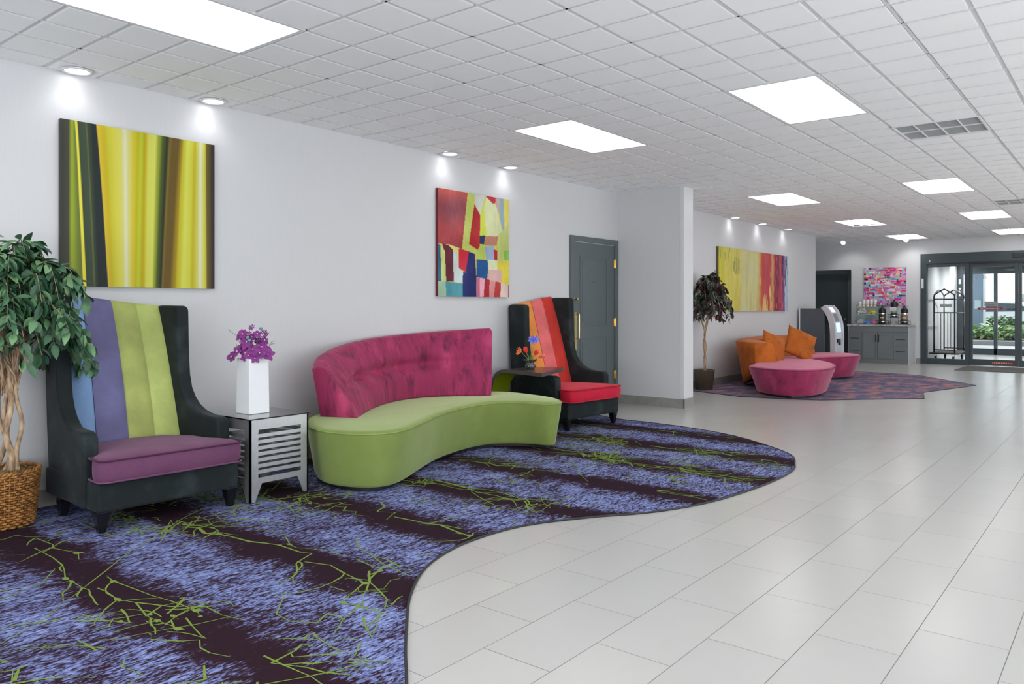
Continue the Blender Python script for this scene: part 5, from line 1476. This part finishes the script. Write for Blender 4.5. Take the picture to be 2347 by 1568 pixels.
struct(MB().box(-25, YV + .15, -.14, 40, 90, -.04).obj('ground_forecourt', plain('pale_concrete', (.50, .49, .48, 1), .9, var=.06, nscale=3)))
def hill(name, poly, z0, z1, m, label, cat):
    o = MB().prism(poly, z0, z1).obj(name, m, bevel=.02); return o
struct(hill('kerb_forecourt', [(-12, 29.6), (14, 29.6), (14, 29.9), (-12, 29.9)], -.04, .10, plain('kerb_concrete', (.22, .22, .23, 1), .9), '', ''))
struct(hill('ground_planting_bed', [(-12, 30.3), (14, 30.3), (14, 38), (-12, 38)], -.04, .12, plain('dark_mulch', (.05, .04, .035, 1), 1, var=.4), '', ''))
struct(MB().box(-12, 29.9, -.04, 14, 30.3, .10).obj('ground_walk', plain('pink_grey_paving', (.52, .46, .46, 1), .9)))
shr = [leaf_mat('hosta_green', (.13, .30, .08, 1), (.24, .44, .14, 1)), leaf_mat('hosta_pale', (.38, .52, .26, 1), (.55, .66, .42, 1))]
hdg = [leaf_mat('hedge_green', (.07, .22, .04, 1), (.16, .36, .07, 1)), leaf_mat('hedge_dark', (.02, .07, .02, 1), (.04, .12, .03, 1))]
def shrub(x, y, r, h, n, L, W, mats, label, name, grp, seed, w2):
    rnd = random.Random(seed); mb = MB()
    for k in range(n):
        a, e = rnd.uniform(0, 2 * pi), math.asin(rnd.uniform(.05, 1)); rr = rnd.uniform(.55, 1)
        p = Vector((r * rr * cos(a) * cos(e), r * rr * sin(a) * cos(e), h * rr * sin(e) * .9))
        d = Vector((cos(a), sin(a), rnd.uniform(-.5, .8)))
        leaf(mb, p, d, Vector((rnd.gauss(0, .4), rnd.gauss(0, .4), 1)), L * rnd.uniform(.7, 1.2), W, 0 if rnd.random() > w2 else 1)
    o = mb.obj(name, mats, recalc=False); o.location = (x, y, .12)
    return tag(o, label, 'shrub', grp)
xs = [(.45, 31.1), (1.25, 31.05), (2.05, 31.1)]
for i, (x, y) in enumerate(xs):
    shrub(x, y, .55, .54, 260, .24, .11, shr, ['leafy hosta outside at the foot of the blue grey pillar', 'leafy hosta outside just right of the white corner post', 'leafy hosta outside, furthest right in the bed'][i], 'hosta_plant', 'hostas in the bed outside', 50 + i, .45)
for i, x in enumerate((1.15, 2.35)):
    shrub(x, 34.4, .72, .86, 900, .17, .10, hdg, ['round clipped green bush outside, nearer the white post', 'round clipped green bush outside at the right, behind the hostas'][i], 'clipped_bush', 'bushes behind the hostas', 70 + i, .35)
t = thing('canopy_pillar', 'blue grey square canopy pillar outside with a white corner post', 'pillar', (0, 0, 0))
MB().box(.40, 32.0, -.04, .82, 32.6, 6).obj('pillar_shaft', plain('blue_grey_cladding', C(98, 114, 132, .75), .7, var=.05), t)
MB().box(.825, 32.0, -.04, .895, 32.1, 6).obj('corner_post', plain('white_post', (.65, .67, .72, 1), .5), t)
MB().box(.56, 31.985, 1.15, .76, 31.998, 1.45).obj('notice_board', plain('pale_notice', (.42, .52, .56, 1), .5), t)
def car():
    t = thing('parked_car', 'white car parked outside beyond the hedge', 'car', (-2.3, 40.5, -.04))
    wh = plain('white_car_paint', (.72, .74, .76, 1), .2)
    side = spline([(0, .45), (.05, .70), (.25, .88), (1.0, .98), (1.35, 1.05), (1.9, 1.42), (2.6, 1.50), (3.4, 1.46), (4.0, 1.12), (4.35, 1.02), (4.5, .85), (4.52, .45)], 4)
    MB().prism_xz([(x, z) for x, z in side] + [(4.4, .25), (.1, .25)], 0, 1.75).obj('body', wh, t, bevel=.08, seg=3)
    MB().prism_xz([(1.45, 1.03), (1.95, 1.36), (2.6, 1.43), (3.35, 1.39), (3.85, 1.08)], -.006, 1.756).obj('side_windows', plain('tinted_glass', (.05, .07, .09, 1), .1), t)
    for x in (.85, 3.65):
        for y in (.08, 1.67):
            MB().lathe([(.2, -.10), (.33, -.10), (.33, .10), (.2, .10)], n=24).xf(Matrix.Translation((x, y, .33)) @ Matrix.Rotation(pi / 2, 4, 'X')).obj('wheel', M['black'], t)
car()
struct(MB().box(-30, 74, -.1, -6, 80, 9).box(8, 74, -.1, 40, 80, 3.6).obj('wall_far_building', plain('pale_stucco', (.70, .68, .66, 1), .8)))
def wall_stone():
    o = MB().box(-.3, 55, -.1, 9, 56, 2.0).obj('stone_wall', plain('rubble_stone', (.42, .40, .38, 1), .9, var=.5, nscale=3)); tag(o, 'low grey rubble stone wall far beyond the car', 'wall'); o['kind'] = 'structure'
wall_stone()

# ------------------------------------------------------------------ unseen frames and panes added behind the fill lights
def unseen_window(name, loc, rz, w, z0=.35, z1=2.35):
    """local X along the wall, room side towards -Y"""
    t = bpy.data.objects.new(name, None); COL.objects.link(t); t.location = loc; t.rotation_euler = (0, 0, rz); t['kind'] = 'structure'
    mb = MB().box(0, -.05, z0, w, .0, z0 + .06).box(0, -.05, z1 - .06, w, .0, z1); n = max(2, round(w / 1.6))
    for k in range(n + 1): mb.box(w * k / n - .03, -.05, z0 + .06, w * k / n + .03, .0, z1 - .06)
    mb.obj('added_window_frame', AD, t)
    MB().box(.03, -.02, z0 + .06, w - .03, -.014, z1 - .06).obj('window_pane', plain('added_window_glass', (.55, .62, .68, 1), .1), t)
unseen_window('added_window_1', (X1, 5.2, 0), -pi / 2, 6.4)
unseen_window('added_window_2', (X1, 15.2, 0), -pi / 2, 8.4)
unseen_window('added_window_3', (7.6, Y0, 0), pi, 6.2)
